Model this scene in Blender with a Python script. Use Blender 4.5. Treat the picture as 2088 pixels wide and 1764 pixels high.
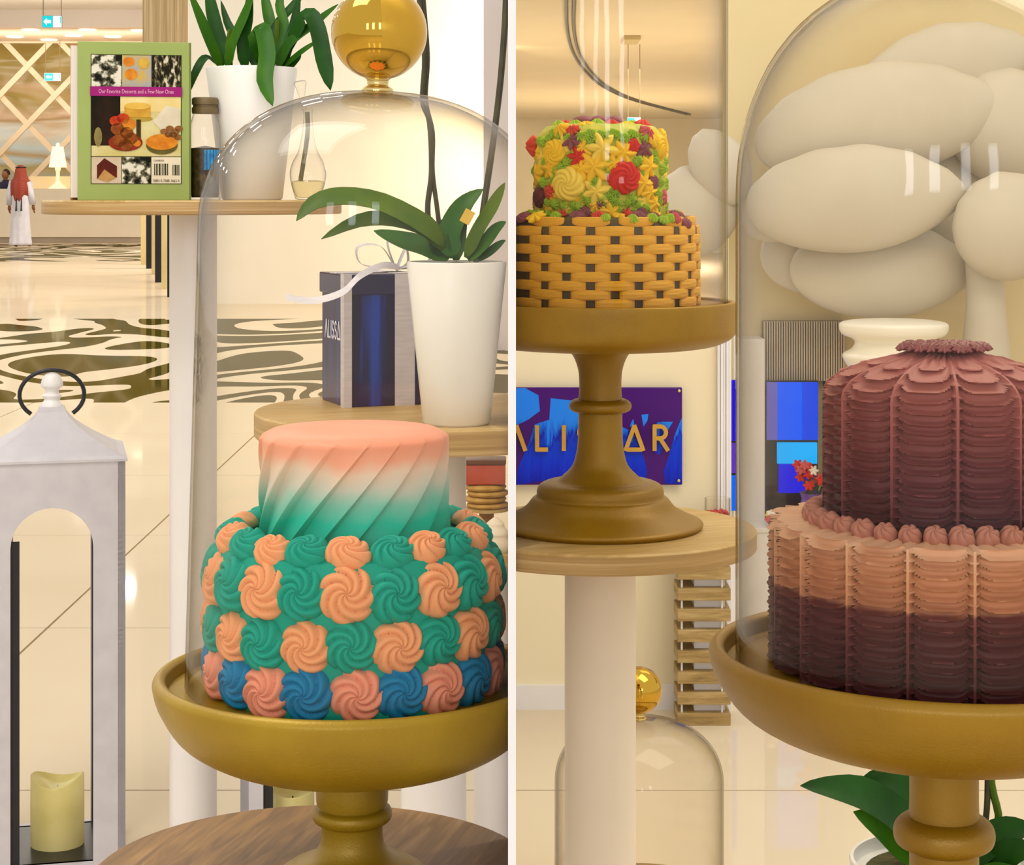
import bpy, bmesh, math, random
from math import pi, sin, cos, radians
from mathutils import Vector, Matrix

random.seed(7)
for o in list(bpy.data.objects):
    bpy.data.objects.remove(o)
SC = bpy.context.scene
COL = SC.collection

# ------------------------------------------------------------------ camera
F, HOR, EYE = 4000.0, 400.0, 1.1      # focal length in pixels of the 2088-wide frame, horizon row, eye height
cd = bpy.data.cameras.new('camera')
cd.sensor_fit = 'HORIZONTAL'
cd.sensor_width = 36.0
cd.lens = 36.0 * F / 2088.0
cd.shift_y = (HOR - 882.0) / 2088.0
cd.clip_start = 0.05
cd.clip_end = 300
cam = bpy.data.objects.new('camera', cd)
cam.location = (0, 0, EYE)
cam.rotation_euler = (radians(90), 0, 0)
COL.objects.link(cam)
SC.camera = cam

# ------------------------------------------------------------------ light and exposure
SC.view_settings.view_transform = 'Standard'
SC.view_settings.look = 'None'
SC.view_settings.gamma = 1.0
SC.view_settings.use_curve_mapping = False
SC.view_settings.exposure = -0.04
SC.cycles.transparent_max_bounces = 32
SC.cycles.max_bounces = 10
SC.cycles.caustics_reflective = False
SC.cycles.caustics_refractive = False
w = bpy.data.worlds.new('lobby_daylight')
SC.world = w
w.use_nodes = True
w.node_tree.nodes['Background'].inputs[0].default_value = (1.0, 0.945, 0.87, 1)
w.node_tree.nodes['Background'].inputs[1].default_value = 0.95


def area(name, loc, aim, sx, sy, power, color=(1, 1, 1)):
    l = bpy.data.lights.new(name, 'AREA')
    l.shape = 'RECTANGLE'
    l.size, l.size_y, l.energy, l.color = sx, sy, power, color
    o = bpy.data.objects.new(name, l)
    o.location = loc
    o.rotation_euler = (Vector(aim) - Vector(loc)).to_track_quat('-Z', 'Y').to_euler()
    COL.objects.link(o)
    return o


# unseen fill lights added over the display (each side of the divider), strips behind the camera
area('overhead_fill_left', (-1.0, 1.6, 3.0), (-0.6, 2.2, 0), 1.2, 1.2, 34, (1, 0.95, 0.88))
area('overhead_fill_right', (0.9, 2.4, 2.5), (0.6, 2.6, 0), 1.2, 1.6, 28, (1, 0.88, 0.66))
area('overhead_fill_right_rear', (1.2, 4.4, 2.5), (0.9, 5.0, 0), 1.6, 0.8, 5, (1, 0.88, 0.66))
for k in range(4):
    area('dome_streak_light', (-1.9 + k * 1.1, -2.6, 1.9), (0.0, 2.0, 0.8), 0.35, 1.1, 13, (0.86, 0.92, 1.0))  # unseen strips added to put streak highlights in the glass domes
# lobby ceiling lights, rows of small downlights running back
for (yy, p) in ((9, 38), (15, 44), (22, 54), (30, 78), (39, 110)):
    for xx in (-8.5, -6.0, -3.8, -1.8):
        area('lobby_light', (xx, yy, 4.9), (xx, yy, 0), 0.45, 0.25, p, (1, 0.93, 0.84))
for k, (yy, p) in enumerate([(9, 95), (18, 200), (30, 250)]):
    area('corridor_fill_light', (2.0, yy, 2.3), (2.0, yy, 0), 2.0, 4.0, p, (1, 0.93, 0.82))  # unseen panels added to brighten the far right corridor
area('reception_fill_light', (-11.5, 46.3, 3.9), (-11.5, 47.2, 5.0), 6.0, 0.3, 105, (1, 0.90, 0.78))  # unseen uplight added to brighten the back ceiling and far wall
area('bulkhead_fill_light', (-9.0, 42.5, 4.2), (-9.0, 44.6, 5.4), 8.0, 0.3, 60, (1, 0.93, 0.84))  # another unseen uplight, added to lift the ceiling by the bulkhead


# ------------------------------------------------------------------ materials
def lin(c):
    def f(v):
        v = v / 255.0
        return v / 12.92 if v <= 0.04045 else ((v + 0.055) / 1.055) ** 2.4
    return (f(c[0]), f(c[1]), f(c[2]), 1.0)


class NT:
    def __init__(s, name):
        s.m = bpy.data.materials.new(name)
        s.m.use_nodes = True
        s.t = s.m.node_tree
        s.b = s.t.nodes['Principled BSDF']
        s.out = s.t.nodes['Material Output']

    def n(s, typ, **kw):
        nd = s.t.nodes.new(typ)
        for k, v in kw.items():
            if k.startswith('i_'):
                key = k[2:]
                key = int(key) if key.isdigit() else key.replace('_', ' ')
                nd.inputs[key].default_value = v
            else:
                setattr(nd, k, v)
        return nd

    def l(s, a, b):
        s.t.links.new(a, b)


def ramp(t, stops, interp='LINEAR'):
    r = t.n('ShaderNodeValToRGB')
    r.color_ramp.interpolation = interp
    els = r.color_ramp.elements
    while len(els) < len(stops):
        els.new(0.5)
    for e, (p, c) in zip(els, stops):
        e.position = p
        e.color = lin(c)
    return r


def mat(name, c, rough=0.5, metal=0.0, c2=None, scale=30, bump=0.0, bscale=200, stretch=(1, 1, 1), coat=0.0, spec=0.5, emit=None, estr=0.0, sss=0.0):
    t = NT(name)
    b = t.b
    b.inputs['Base Color'].default_value = lin(c)
    b.inputs['Roughness'].default_value = rough
    b.inputs['Metallic'].default_value = metal
    b.inputs['Specular IOR Level'].default_value = spec
    b.inputs['Coat Weight'].default_value = coat
    b.inputs['Coat Roughness'].default_value = 0.08
    if sss:
        b.inputs['Subsurface Weight'].default_value = sss
        b.inputs['Subsurface Radius'].default_value = (0.01, 0.006, 0.004)
    tc = t.n('ShaderNodeTexCoord')
    mp = t.n('ShaderNodeMapping')
    mp.inputs['Scale'].default_value = stretch
    t.l(tc.outputs['Object'], mp.inputs['Vector'])
    if c2:
        nz = t.n('ShaderNodeTexNoise', i_Scale=scale, i_Detail=5.0)
        t.l(mp.outputs[0], nz.inputs['Vector'])
        r = ramp(t, [(0.35, c), (0.65, c2)])
        t.l(nz.outputs['Fac'], r.inputs[0])
        t.l(r.outputs[0], b.inputs['Base Color'])
    if bump:
        nb = t.n('ShaderNodeTexNoise', i_Scale=bscale, i_Detail=3.0)
        t.l(mp.outputs[0], nb.inputs['Vector'])
        bp = t.n('ShaderNodeBump', i_Strength=bump, i_Distance=0.002)
        t.l(nb.outputs['Fac'], bp.inputs['Height'])
        t.l(bp.outputs[0], b.inputs['Normal'])
    if emit:
        b.inputs['Emission Color'].default_value = lin(emit)
        b.inputs['Emission Strength'].default_value = estr
    return t.m


def glass_mat(name, tint=(254, 253, 251), edge=(186, 176, 156), amount=1.0):
    """thin clear glass shell: straight-through light plus Fresnel gloss, deeper tint where seen edge on"""
    t = NT(name)
    tr = t.n('ShaderNodeBsdfTransparent')
    gl = t.n('ShaderNodeBsdfGlossy', i_Roughness=0.02)
    lw = t.n('ShaderNodeLayerWeight', i_Blend=0.5)
    p = t.n('ShaderNodeMath', operation='POWER')
    p.inputs[1].default_value = 4.0
    t.l(lw.outputs['Facing'], p.inputs[0])
    mc = t.n('ShaderNodeMixRGB')
    mc.inputs[1].default_value = lin(tint)
    mc.inputs[2].default_value = lin(edge)
    t.l(p.outputs[0], mc.inputs[0])
    t.l(mc.outputs[0], tr.inputs[0])
    lg_ = t.n('ShaderNodeLayerWeight', i_Blend=0.5)
    nz = t.n('ShaderNodeTexNoise', i_Scale=14.0, i_Detail=2.0)
    tc = t.n('ShaderNodeTexCoord')
    t.l(tc.outputs['Object'], nz.inputs['Vector'])
    bp = t.n('ShaderNodeBump', i_Strength=0.25, i_Distance=0.004)
    t.l(nz.outputs['Fac'], bp.inputs['Height'])
    t.l(bp.outputs[0], gl.inputs['Normal'])
    p2 = t.n('ShaderNodeMath', operation='POWER')
    p2.inputs[1].default_value = 4.0
    t.l(lg_.outputs['Facing'], p2.inputs[0])
    mu = t.n('ShaderNodeMath', operation='MULTIPLY_ADD')
    mu.inputs[1].default_value = 0.50 * amount
    mu.inputs[2].default_value = 0.013 * amount
    t.l(p2.outputs[0], mu.inputs[0])
    mx = t.n('ShaderNodeMixShader')
    t.l(mu.outputs[0], mx.inputs[0])
    t.l(tr.outputs[0], mx.inputs[1])
    t.l(gl.outputs[0], mx.inputs[2])
    t.l(mx.outputs[0], t.out.inputs['Surface'])
    return t.m


def wood_mat(name, c1, c2, c3, axis_scale=(1.5, 18, 18), rough=0.5, rings=True):
    t = NT(name)
    tc = t.n('ShaderNodeTexCoord')
    mp = t.n('ShaderNodeMapping')
    mp.inputs['Scale'].default_value = axis_scale
    t.l(tc.outputs['Object'], mp.inputs['Vector'])
    nz = t.n('ShaderNodeTexNoise', i_Scale=3.0, i_Detail=6.0, i_Roughness=0.6, i_Distortion=0.6)
    t.l(mp.outputs[0], nz.inputs['Vector'])
    r = ramp(t, [(0.25, c1), (0.5, c2), (0.75, c3)])
    t.l(nz.outputs['Fac'], r.inputs[0])
    t.l(r.outputs[0], t.b.inputs['Base Color'])
    t.b.inputs['Roughness'].default_value = rough
    bp = t.n('ShaderNodeBump', i_Strength=0.25, i_Distance=0.002)
    t.l(nz.outputs['Fac'], bp.inputs['Height'])
    t.l(bp.outputs[0], t.b.inputs['Normal'])
    return t.m


def plank_mat(name, ca, cb, cc, width, rot=0.35):
    """board-patterned veneer for a table top"""
    t = NT(name)
    tc = t.n('ShaderNodeTexCoord')
    mp = t.n('ShaderNodeMapping')
    mp.inputs['Rotation'].default_value = (0, 0, rot)
    t.l(tc.outputs['Object'], mp.inputs['Vector'])
    sx = t.n('ShaderNodeSeparateXYZ')
    t.l(mp.outputs[0], sx.inputs[0])
    dv = t.n('ShaderNodeMath', operation='DIVIDE')
    dv.inputs[1].default_value = width
    t.l(sx.outputs['X'], dv.inputs[0])
    fl = t.n('ShaderNodeMath', operation='FLOOR')
    t.l(dv.outputs[0], fl.inputs[0])
    wn = t.n('ShaderNodeTexWhiteNoise', noise_dimensions='1D')
    t.l(fl.outputs[0], wn.inputs['W'])
    m2 = t.n('ShaderNodeMapping')
    m2.inputs['Scale'].default_value = (60, 6, 60)
    t.l(mp.outputs[0], m2.inputs['Vector'])
    nz = t.n('ShaderNodeTexNoise', i_Scale=2.0, i_Detail=6.0, i_Distortion=0.8)
    t.l(m2.outputs[0], nz.inputs['Vector'])
    ad = t.n('ShaderNodeMath', operation='MULTIPLY_ADD')
    ad.inputs[1].default_value = 0.35
    t.l(wn.outputs[0], ad.inputs[0])
    t.l(nz.outputs['Fac'], ad.inputs[2])
    r = ramp(t, [(0.35, ca), (0.65, cb), (0.95, cc)])
    t.l(ad.outputs[0], r.inputs[0])
    t.l(r.outputs[0], t.b.inputs['Base Color'])
    t.b.inputs['Roughness'].default_value = 0.45
    return t.m


M = {}
M['white_wall'] = mat('white_wall', (242, 236, 224), 0.6, c2=(238, 231, 217), scale=2)
M['wall_cream'] = mat('wall_cream', (240, 228, 196), 0.6, c2=(236, 223, 190), scale=2)
M['ceiling_white'] = mat('ceiling_white', (240, 228, 210), 0.5, c2=(236, 222, 203), scale=1)
M['ceiling_cream'] = mat('ceiling_cream', (236, 224, 196), 0.6, c2=(232, 219, 190), scale=1)
M['white_paint'] = mat('white_paint', (236, 234, 236), 0.4, c2=(230, 228, 230), scale=8)
M['post_white'] = mat('post_white', (236, 230, 226), 0.35, c2=(231, 225, 221), scale=8)
M['post_cream'] = mat('post_cream', (240, 226, 205), 0.35, c2=(236, 221, 199), scale=8)
M['lantern_white'] = mat('lantern_white', (206, 202, 206), 0.5, c2=(198, 194, 199), scale=25, bump=0.1)
M['black_metal'] = mat('black_metal', (12, 12, 16), 0.35, c2=(22, 22, 26), scale=30)
M['black_gloss'] = mat('black_gloss', (8, 10, 22), 0.15, c2=(14, 14, 26), scale=4)
M['gold_paint'] = mat('gold_paint', (166, 134, 20), 0.42, metal=0.25, c2=(152, 120, 14), scale=14, bump=0.15, bscale=600)
M['gold_paint_dark'] = mat('gold_paint_dark', (154, 116, 12), 0.42, metal=0.25, c2=(140, 102, 8), scale=14, bump=0.15, bscale=600)
M['gold_mirror'] = mat('gold_mirror', (206, 166, 66), 0.04, metal=1.0, c2=(200, 158, 56), scale=6)
M['brass'] = mat('brass', (225, 205, 140), 0.15, metal=0.9, c2=(215, 190, 120), scale=40)
M['glass'] = glass_mat('dome_glass')
M['glass_small'] = glass_mat('bottle_glass', edge=(120, 110, 90), amount=2.0)
M['disc_top'] = plank_mat('table_top_boards', (104, 70, 20), (146, 104, 44), (182, 140, 84), 0.075, 0.25)
M['disc_pale'] = plank_mat('pale_table_boards', (168, 134, 70), (188, 154, 92), (206, 176, 120), 0.09, 1.2)
M['ply_edge'] = wood_mat('ply_edge', (150, 116, 62), (178, 142, 86), (206, 176, 124), (0.8, 0.8, 60))
M['crate_wood'] = wood_mat('crate_wood', (116, 92, 48), (164, 136, 82), (200, 176, 124), (3, 3, 26))
M['pillar_wood'] = wood_mat('pillar_wood', (150, 126, 84), (190, 166, 122), (222, 204, 168), (16, 16, 0.2))
M['cream_post'] = mat('cream_panel', (222, 204, 150), 0.4, c2=(212, 192, 136), scale=4)
M['candle_wax'] = mat('candle_wax', (222, 206, 126), 0.5, c2=(232, 218, 146), scale=12, sss=0.3)
M['pot_white'] = mat('pot_white', (240, 238, 232), 0.3, c2=(236, 233, 226), scale=10)
M['leaf'] = mat('leaf_green', (30, 84, 4), 0.45, c2=(60, 108, 10), scale=22, stretch=(1, 1, 0.3), spec=0.2)
M['leaf_dark'] = mat('leaf_dark_green', (14, 60, 2), 0.45, c2=(28, 78, 6), scale=22, spec=0.2)
M['leaf_olive'] = mat('leaf_olive', (62, 92, 6), 0.45, c2=(82, 108, 14), scale=22, spec=0.2)
M['stem'] = mat('stem_dark', (46, 40, 18), 0.5, c2=(64, 62, 26), scale=40)
M['moss'] = mat('moss', (60, 62, 22), 0.9, c2=(92, 84, 40), scale=80, bump=0.8, bscale=120)
M['teal'] = mat('icing_teal', (0, 168, 146), 0.5, c2=(0, 158, 138), scale=60, sss=0.12, spec=0.22)
M['peach'] = mat('icing_peach', (244, 172, 122), 0.45, c2=(240, 164, 114), scale=60, sss=0.12, spec=0.22)
M['blue'] = mat('icing_blue', (0, 132, 184), 0.5, c2=(0, 122, 172), scale=60, sss=0.12, spec=0.22)
M['pink'] = mat('icing_pink', (244, 160, 132), 0.45, c2=(240, 152, 122), scale=60, sss=0.12, spec=0.22)
M['yellow'] = mat('icing_yellow', (246, 204, 40), 0.45, c2=(240, 190, 30), scale=60, sss=0.12, spec=0.22)
M['pale_yellow'] = mat('icing_pale_yellow', (246, 218, 92), 0.45, c2=(240, 208, 78), scale=60, sss=0.12, spec=0.22)
M['red'] = mat('icing_red', (214, 44, 28), 0.4, c2=(204, 34, 22), scale=60, sss=0.1, spec=0.22)
M['coral'] = mat('icing_coral', (226, 82, 62), 0.45, c2=(216, 70, 50), scale=60, sss=0.1, spec=0.22)
M['plum'] = mat('icing_plum', (142, 78, 86), 0.45, c2=(128, 66, 74), scale=60, sss=0.1, spec=0.22)
M['dark_plum'] = mat('icing_dark_plum', (112, 48, 52), 0.45, c2=(98, 40, 44), scale=60, spec=0.22)
M['rose_pink'] = mat('icing_rose_pink', (212, 98, 102), 0.45, c2=(200, 86, 92), scale=60, spec=0.22)
M['lime'] = mat('icing_lime', (176, 208, 56), 0.5, c2=(150, 188, 40), scale=60, sss=0.1, spec=0.22)
M['weave_dark'] = mat('icing_weave_dark', (84, 66, 14), 0.6, c2=(66, 50, 10), scale=90, stretch=(1, 1, 0.1))
M['shell_mauve'] = mat('icing_mauve_shell', (184, 124, 104), 0.5, c2=(172, 112, 92), scale=80, spec=0.22)


def weave_mat():
    t = NT('icing_weave_orange')
    tc = t.n('ShaderNodeTexCoord')
    sx = t.n('ShaderNodeSeparateXYZ')
    t.l(tc.outputs['Object'], sx.inputs[0])
    mu = t.n('ShaderNodeMath', operation='MULTIPLY')
    mu.inputs[1].default_value = 2 * pi / 0.0013
    t.l(sx.outputs['Z'], mu.inputs[0])
    sn = t.n('ShaderNodeMath', operation='SINE')
    t.l(mu.outputs[0], sn.inputs[0])
    bp = t.n('ShaderNodeBump', i_Strength=0.5, i_Distance=0.0006)
    t.l(sn.outputs[0], bp.inputs['Height'])
    t.l(bp.outputs[0], t.b.inputs['Normal'])
    nz = t.n('ShaderNodeTexNoise', i_Scale=60.0)
    r = ramp(t, [(0.3, (232, 166, 32)), (0.7, (244, 184, 48))])
    t.l(nz.outputs['Fac'], r.inputs[0])
    t.l(r.outputs[0], t.b.inputs['Base Color'])
    t.b.inputs['Roughness'].default_value = 0.5
    return t.m


M['weave'] = weave_mat()


def height_mat(name, stops, z0, z1, noise=0.0, nscale=30, stretch=(1, 1, 1), rough=0.5, sss=0.1, bump=0.1):
    """icing whose own colour changes with height on the cake"""
    t = NT(name)
    tc = t.n('ShaderNodeTexCoord')
    sx = t.n('ShaderNodeSeparateXYZ')
    t.l(tc.outputs['Object'], sx.inputs[0])
    mr = t.n('ShaderNodeMapRange')
    mr.inputs['From Min'].default_value = z0
    mr.inputs['From Max'].default_value = z1
    t.l(sx.outputs['Z'], mr.inputs['Value'])
    mp = t.n('ShaderNodeMapping')
    mp.inputs['Scale'].default_value = stretch
    t.l(tc.outputs['Object'], mp.inputs['Vector'])
    nz = t.n('ShaderNodeTexNoise', i_Scale=nscale, i_Detail=4.0)
    t.l(mp.outputs[0], nz.inputs['Vector'])
    ma = t.n('ShaderNodeMath', operation='MULTIPLY_ADD')
    ma.inputs[1].default_value = noise
    t.l(nz.outputs['Fac'], ma.inputs[0])
    t.l(mr.outputs[0], ma.inputs[2])
    sb = t.n('ShaderNodeMath', operation='SUBTRACT')
    sb.inputs[1].default_value = noise * 0.5
    t.l(ma.outputs[0], sb.inputs[0])
    r = ramp(t, stops)
    t.l(sb.outputs[0], r.inputs[0])
    t.l(r.outputs[0], t.b.inputs['Base Color'])
    t.b.inputs['Roughness'].default_value = rough
    t.b.inputs['Specular IOR Level'].default_value = 0.2
    t.b.inputs['Subsurface Weight'].default_value = sss
    t.b.inputs['Subsurface Radius'].default_value = (0.006, 0.004, 0.003)
    bp = t.n('ShaderNodeBump', i_Strength=bump, i_Distance=0.002)
    t.l(nz.outputs['Fac'], bp.inputs['Height'])
    t.l(bp.outputs[0], t.b.inputs['Normal'])
    return t.m


def floor_mat():
    """polished cream stone with inlaid dark swirl bands across the lobby"""
    t = NT('floor_stone')
    ge = t.n('ShaderNodeNewGeometry')
    sx = t.n('ShaderNodeSeparateXYZ')
    t.l(ge.outputs['Position'], sx.inputs[0])
    mp = t.n('ShaderNodeMapping')
    mp.inputs['Scale'].default_value = (0.5, 0.30, 1)
    t.l(ge.outputs['Position'], mp.inputs['Vector'])
    nz = t.n('ShaderNodeTexNoise', i_Scale=1.0, i_Detail=1.2, i_Distortion=1.1)
    t.l(mp.outputs[0], nz.inputs['Vector'])
    mu = t.n('ShaderNodeMath', operation='MULTIPLY')
    mu.inputs[1].default_value = 7.0
    t.l(nz.outputs['Fac'], mu.inputs[0])
    fr = t.n('ShaderNodeMath', operation='FRACT')
    t.l(mu.outputs[0], fr.inputs[0])
    gt = t.n('ShaderNodeMath', operation='GREATER_THAN')
    gt.inputs[1].default_value = 0.42
    t.l(fr.outputs[0], gt.inputs[0])

    def band(a, b):
        g1 = t.n('ShaderNodeMath', operation='GREATER_THAN')
        g1.inputs[1].default_value = a
        g2 = t.n('ShaderNodeMath', operation='LESS_THAN')
        g2.inputs[1].default_value = b
        t.l(sx.outputs['Y'], g1.inputs[0])
        t.l(sx.outputs['Y'], g2.inputs[0])
        m = t.n('ShaderNodeMath', operation='MULTIPLY')
        t.l(g1.outputs[0], m.inputs[0])
        t.l(g2.outputs[0], m.inputs[1])
        return m
    b1, b2 = band(10.42, 17.6), band(33.0, 45.2)
    ad = t.n('ShaderNodeMath', operation='ADD')
    t.l(b1.outputs[0], ad.inputs[0])
    t.l(b2.outputs[0], ad.inputs[1])
    lx = t.n('ShaderNodeMath', operation='LESS_THAN')
    lx.inputs[1].default_value = 0.0
    t.l(sx.outputs['X'], lx.inputs[0])
    m1 = t.n('ShaderNodeMath', operation='MULTIPLY')
    t.l(ad.outputs[0], m1.inputs[0])
    t.l(lx.outputs[0], m1.inputs[1])
    m2 = t.n('ShaderNodeMath', operation='MULTIPLY')
    t.l(m1.outputs[0], m2.inputs[0])
    t.l(gt.outputs[0], m2.inputs[1])
    n2 = t.n('ShaderNodeTexNoise', i_Scale=1.3, i_Detail=4.0)
    t.l(ge.outputs['Position'], n2.inputs['Vector'])
    r = ramp(t, [(0.3, (222, 207, 180)), (0.7, (228, 214, 189))])
    t.l(n2.outputs['Fac'], r.inputs[0])
    mx = t.n('ShaderNodeMixRGB')
    t.l(m2.outputs[0], mx.inputs[0])
    t.l(r.outputs[0], mx.inputs[1])
    mx.inputs[2].default_value = lin((74, 66, 10))
    t.l(mx.outputs[0], t.b.inputs['Base Color'])
    t.b.inputs['Roughness'].default_value = 0.6
    t.b.inputs['Specular IOR Level'].default_value = 0.0
    gl = t.n('ShaderNodeBsdfGlossy', i_Roughness=0.04)
    lw = t.n('ShaderNodeLayerWeight', i_Blend=0.5)
    pw = t.n('ShaderNodeMath', operation='POWER')
    pw.inputs[1].default_value = 4.0
    t.l(lw.outputs['Facing'], pw.inputs[0])
    ma = t.n('ShaderNodeMath', operation='MULTIPLY_ADD')
    ma.inputs[1].default_value = 0.22
    ma.inputs[2].default_value = 0.075
    t.l(pw.outputs[0], ma.inputs[0])
    ms = t.n('ShaderNodeMixShader')
    t.l(ma.outputs[0], ms.inputs[0])
    t.l(t.b.outputs[0], ms.inputs[1])
    t.l(gl.outputs[0], ms.inputs[2])
    t.l(ms.outputs[0], t.out.inputs['Surface'])
    return t.m


M['floor'] = floor_mat()
M['grout'] = mat('grout', (150, 128, 88), 0.8, c2=(140, 118, 80), scale=10)


# ------------------------------------------------------------------ geometry helpers: a geo is (verts, faces)
def P(x, y, d):
    """the world point seen at pixel x, y when it stands d metres down the room"""
    return Vector(((x - 1044.0) / F * d, d, EYE - (y - HOR) / F * d))


def join(*gs):
    V, Fc = [], []
    for v, f in gs:
        n = len(V)
        V += [tuple(q) for q in v]
        Fc += [tuple(i + n for i in q) for q in f]
    return V, Fc


def xf(g, m):
    return [tuple(m @ Vector(v)) for v in g[0]], g[1]


def mv(g, x, y, z):
    return [(v[0] + x, v[1] + y, v[2] + z) for v in g[0]], g[1]


def rz(g, a):
    return xf(g, Matrix.Rotation(a, 4, 'Z'))


def box(cx, cy, cz, sx, sy, sz, bev=0.0):
    hx, hy, hz = sx / 2, sy / 2, sz / 2
    if bev <= 0:
        v = [(cx + a * hx, cy + b * hy, cz + c * hz) for c in (-1, 1) for b in (-1, 1) for a in (-1, 1)]
        f = [(0, 2, 3, 1), (4, 5, 7, 6), (0, 1, 5, 4), (2, 6, 7, 3), (0, 4, 6, 2), (1, 3, 7, 5)]
        return v, f
    bm = bmesh.new()
    bmesh.ops.create_cube(bm, size=1.0)
    for q in bm.verts:
        q.co = (q.co.x * sx, q.co.y * sy, q.co.z * sz)
    bmesh.ops.bevel(bm, geom=list(bm.edges), offset=bev, segments=2, affect='EDGES', profile=0.5)
    bm.verts.index_update()
    v = [(q.co.x + cx, q.co.y + cy, q.co.z + cz) for q in bm.verts]
    f = [tuple(q.index for q in fc.verts) for fc in bm.faces]
    bm.free()
    return v, f


def box2(p0, p1, bev=0.0):
    return box((p0[0] + p1[0]) / 2, (p0[1] + p1[1]) / 2, (p0[2] + p1[2]) / 2, abs(p1[0] - p0[0]), abs(p1[1] - p0[1]), abs(p1[2] - p0[2]), bev)


def lathe(prof, seg=64, cap=True):
    v, f = [], []
    rings = []
    for r, z in prof:
        if r < 1e-6:
            rings.append([len(v)])
            v.append((0, 0, z))
        else:
            rings.append(list(range(len(v), len(v) + seg)))
            v += [(r * cos(2 * pi * k / seg), r * sin(2 * pi * k / seg), z) for k in range(seg)]
    for a, b in zip(rings, rings[1:]):
        for k in range(seg):
            k2 = (k + 1) % seg
            if len(a) == 1 and len(b) == 1:
                continue
            if len(a) == 1:
                f.append((a[0], b[k2], b[k]))
            elif len(b) == 1:
                f.append((a[k], a[k2], b[0]))
            else:
                f.append((a[k], a[k2], b[k2], b[k]))
    if cap:
        if len(rings[0]) > 1:
            f.append(tuple(reversed(rings[0])))
        if len(rings[-1]) > 1:
            f.append(tuple(rings[-1]))
    return v, f


def smooth_prof(pts, n=6):
    """Catmull-Rom through profile points"""
    out = []
    for i in range(len(pts) - 1):
        p0, p1, p2, p3 = pts[max(i - 1, 0)], pts[i], pts[i + 1], pts[min(i + 2, len(pts) - 1)]
        for k in range(n):
            u = k / n
            out.append(tuple(0.5 * (2 * p1[j] + (p2[j] - p0[j]) * u + (2 * p0[j] - 5 * p1[j] + 4 * p2[j] - p3[j]) * u * u + (3 * p1[j] - p0[j] - 3 * p2[j] + p3[j]) * u ** 3) for j in range(len(p1))))
    out.append(tuple(pts[-1]))
    return out


def tube(pts, rad, seg=8, n=0):
    pts = [tuple(p) for p in pts]
    if n:
        pts = smooth_prof(pts, n)
    pts = [Vector(p) for p in pts]
    N = len(pts)
    rr = rad if isinstance(rad, (list, tuple)) else [rad] * N
    if len(rr) != N:
        rr = [rr[0] + (rr[-1] - rr[0]) * i / (N - 1) for i in range(N)]
    v, f = [], []
    up = Vector((0.123, 0.3, 1)).normalized()
    for i, p in enumerate(pts):
        d = (pts[min(i + 1, N - 1)] - pts[max(i - 1, 0)]).normalized()
        if abs(d.dot(up)) > 0.95:
            up = Vector((1, 0.2, 0.1)).normalized()
        a = d.cross(up).normalized()
        b = d.cross(a).normalized()
        up = -b if b.dot(up) < 0 else b
        a = d.cross(up).normalized()
        for k in range(seg):
            t = 2 * pi * k / seg
            v.append(tuple(p + (a * cos(t) + up * sin(t)) * rr[i]))
    for i in range(N - 1):
        for k in range(seg):
            k2 = (k + 1) % seg
            f.append((i * seg + k, i * seg + k2, (i + 1) * seg + k2, (i + 1) * seg + k))
    f.append(tuple(range(seg))[::-1])
    f.append(tuple((N - 1) * seg + k for k in range(seg)))
    return v, f


def sphere(r, seg=32, rings=16, sx=1, sy=1, sz=1):
    prof = [(r * sin(pi * k / rings), -r * cos(pi * k / rings)) for k in range(rings + 1)]
    prof[0] = (0, -r)
    prof[-1] = (0, r)
    g = lathe(prof, seg, False)
    return [(x * sx, y * sy, z * sz) for x, y, z in g[0]], g[1]


def prism(poly, t, axis='y'):
    """flat outline (a, b) in the x-z plane given thickness t towards +y"""
    n = len(poly)
    v = [(a, 0, b) for a, b in poly] + [(a, t, b) for a, b in poly]
    f = [tuple(range(n)), tuple(range(2 * n - 1, n - 1, -1))]
    for k in range(n):
        k2 = (k + 1) % n
        f.append((k2, k, k + n, k2 + n))
    return v, f


def strokes(lines, wd, t):
    """lettering strokes as thin raised bars in the x-z plane"""
    gs = []
    for ln in lines:
        for (x0, z0), (x1, z1) in zip(ln, ln[1:]):
            lift = t * 0.012 * len(gs)             # each stroke a hair prouder than the last, so no two faces coincide
            dx, dz = x1 - x0, z1 - z0
            L = math.hypot(dx, dz)
            nx, nz = -dz / L * wd / 2, dx / L * wd / 2
            ex, ez = dx / L * wd * 0.15, dz / L * wd * 0.15
            gs.append(prism([(x0 + nx - ex, z0 + nz - ez), (x0 - nx - ex, z0 - nz - ez), (x1 - nx + ex, z1 - nz + ez), (x1 + nx + ex, z1 + nz + ez)], t + lift))
            gs[-1] = mv(gs[-1], 0, -lift, 0)
    return join(*gs)


def arc(cx, cz, rx, rz_, a0, a1, n=12):
    return [(cx + rx * cos(radians(a0 + (a1 - a0) * k / n)), cz + rz_ * sin(radians(a0 + (a1 - a0) * k / n))) for k in range(n + 1)]


def mesh(name, g):
    me = bpy.data.meshes.new(name)
    me.from_pydata([tuple(v) for v in g[0]], [], g[1])
    bm = bmesh.new()
    bm.from_mesh(me)
    bmesh.ops.recalc_face_normals(bm, faces=bm.faces)
    bm.to_mesh(me)
    bm.free()
    me.update()
    return me


def obj(name, g, m, parent=None, smooth=True, angle=40, kind=None):
    me = mesh(name, g)
    me.materials.append(m)
    if smooth:
        me.shade_smooth()
        me.set_sharp_from_angle(angle=radians(angle))
    o = bpy.data.objects.new(name, me)
    COL.objects.link(o)
    if parent:
        o.parent = parent
    if kind:
        o['kind'] = kind
    return o


def tag(o, label, cat, group=None):
    o['label'] = label
    o['category'] = cat
    if group:
        o['group'] = group
    return o


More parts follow.
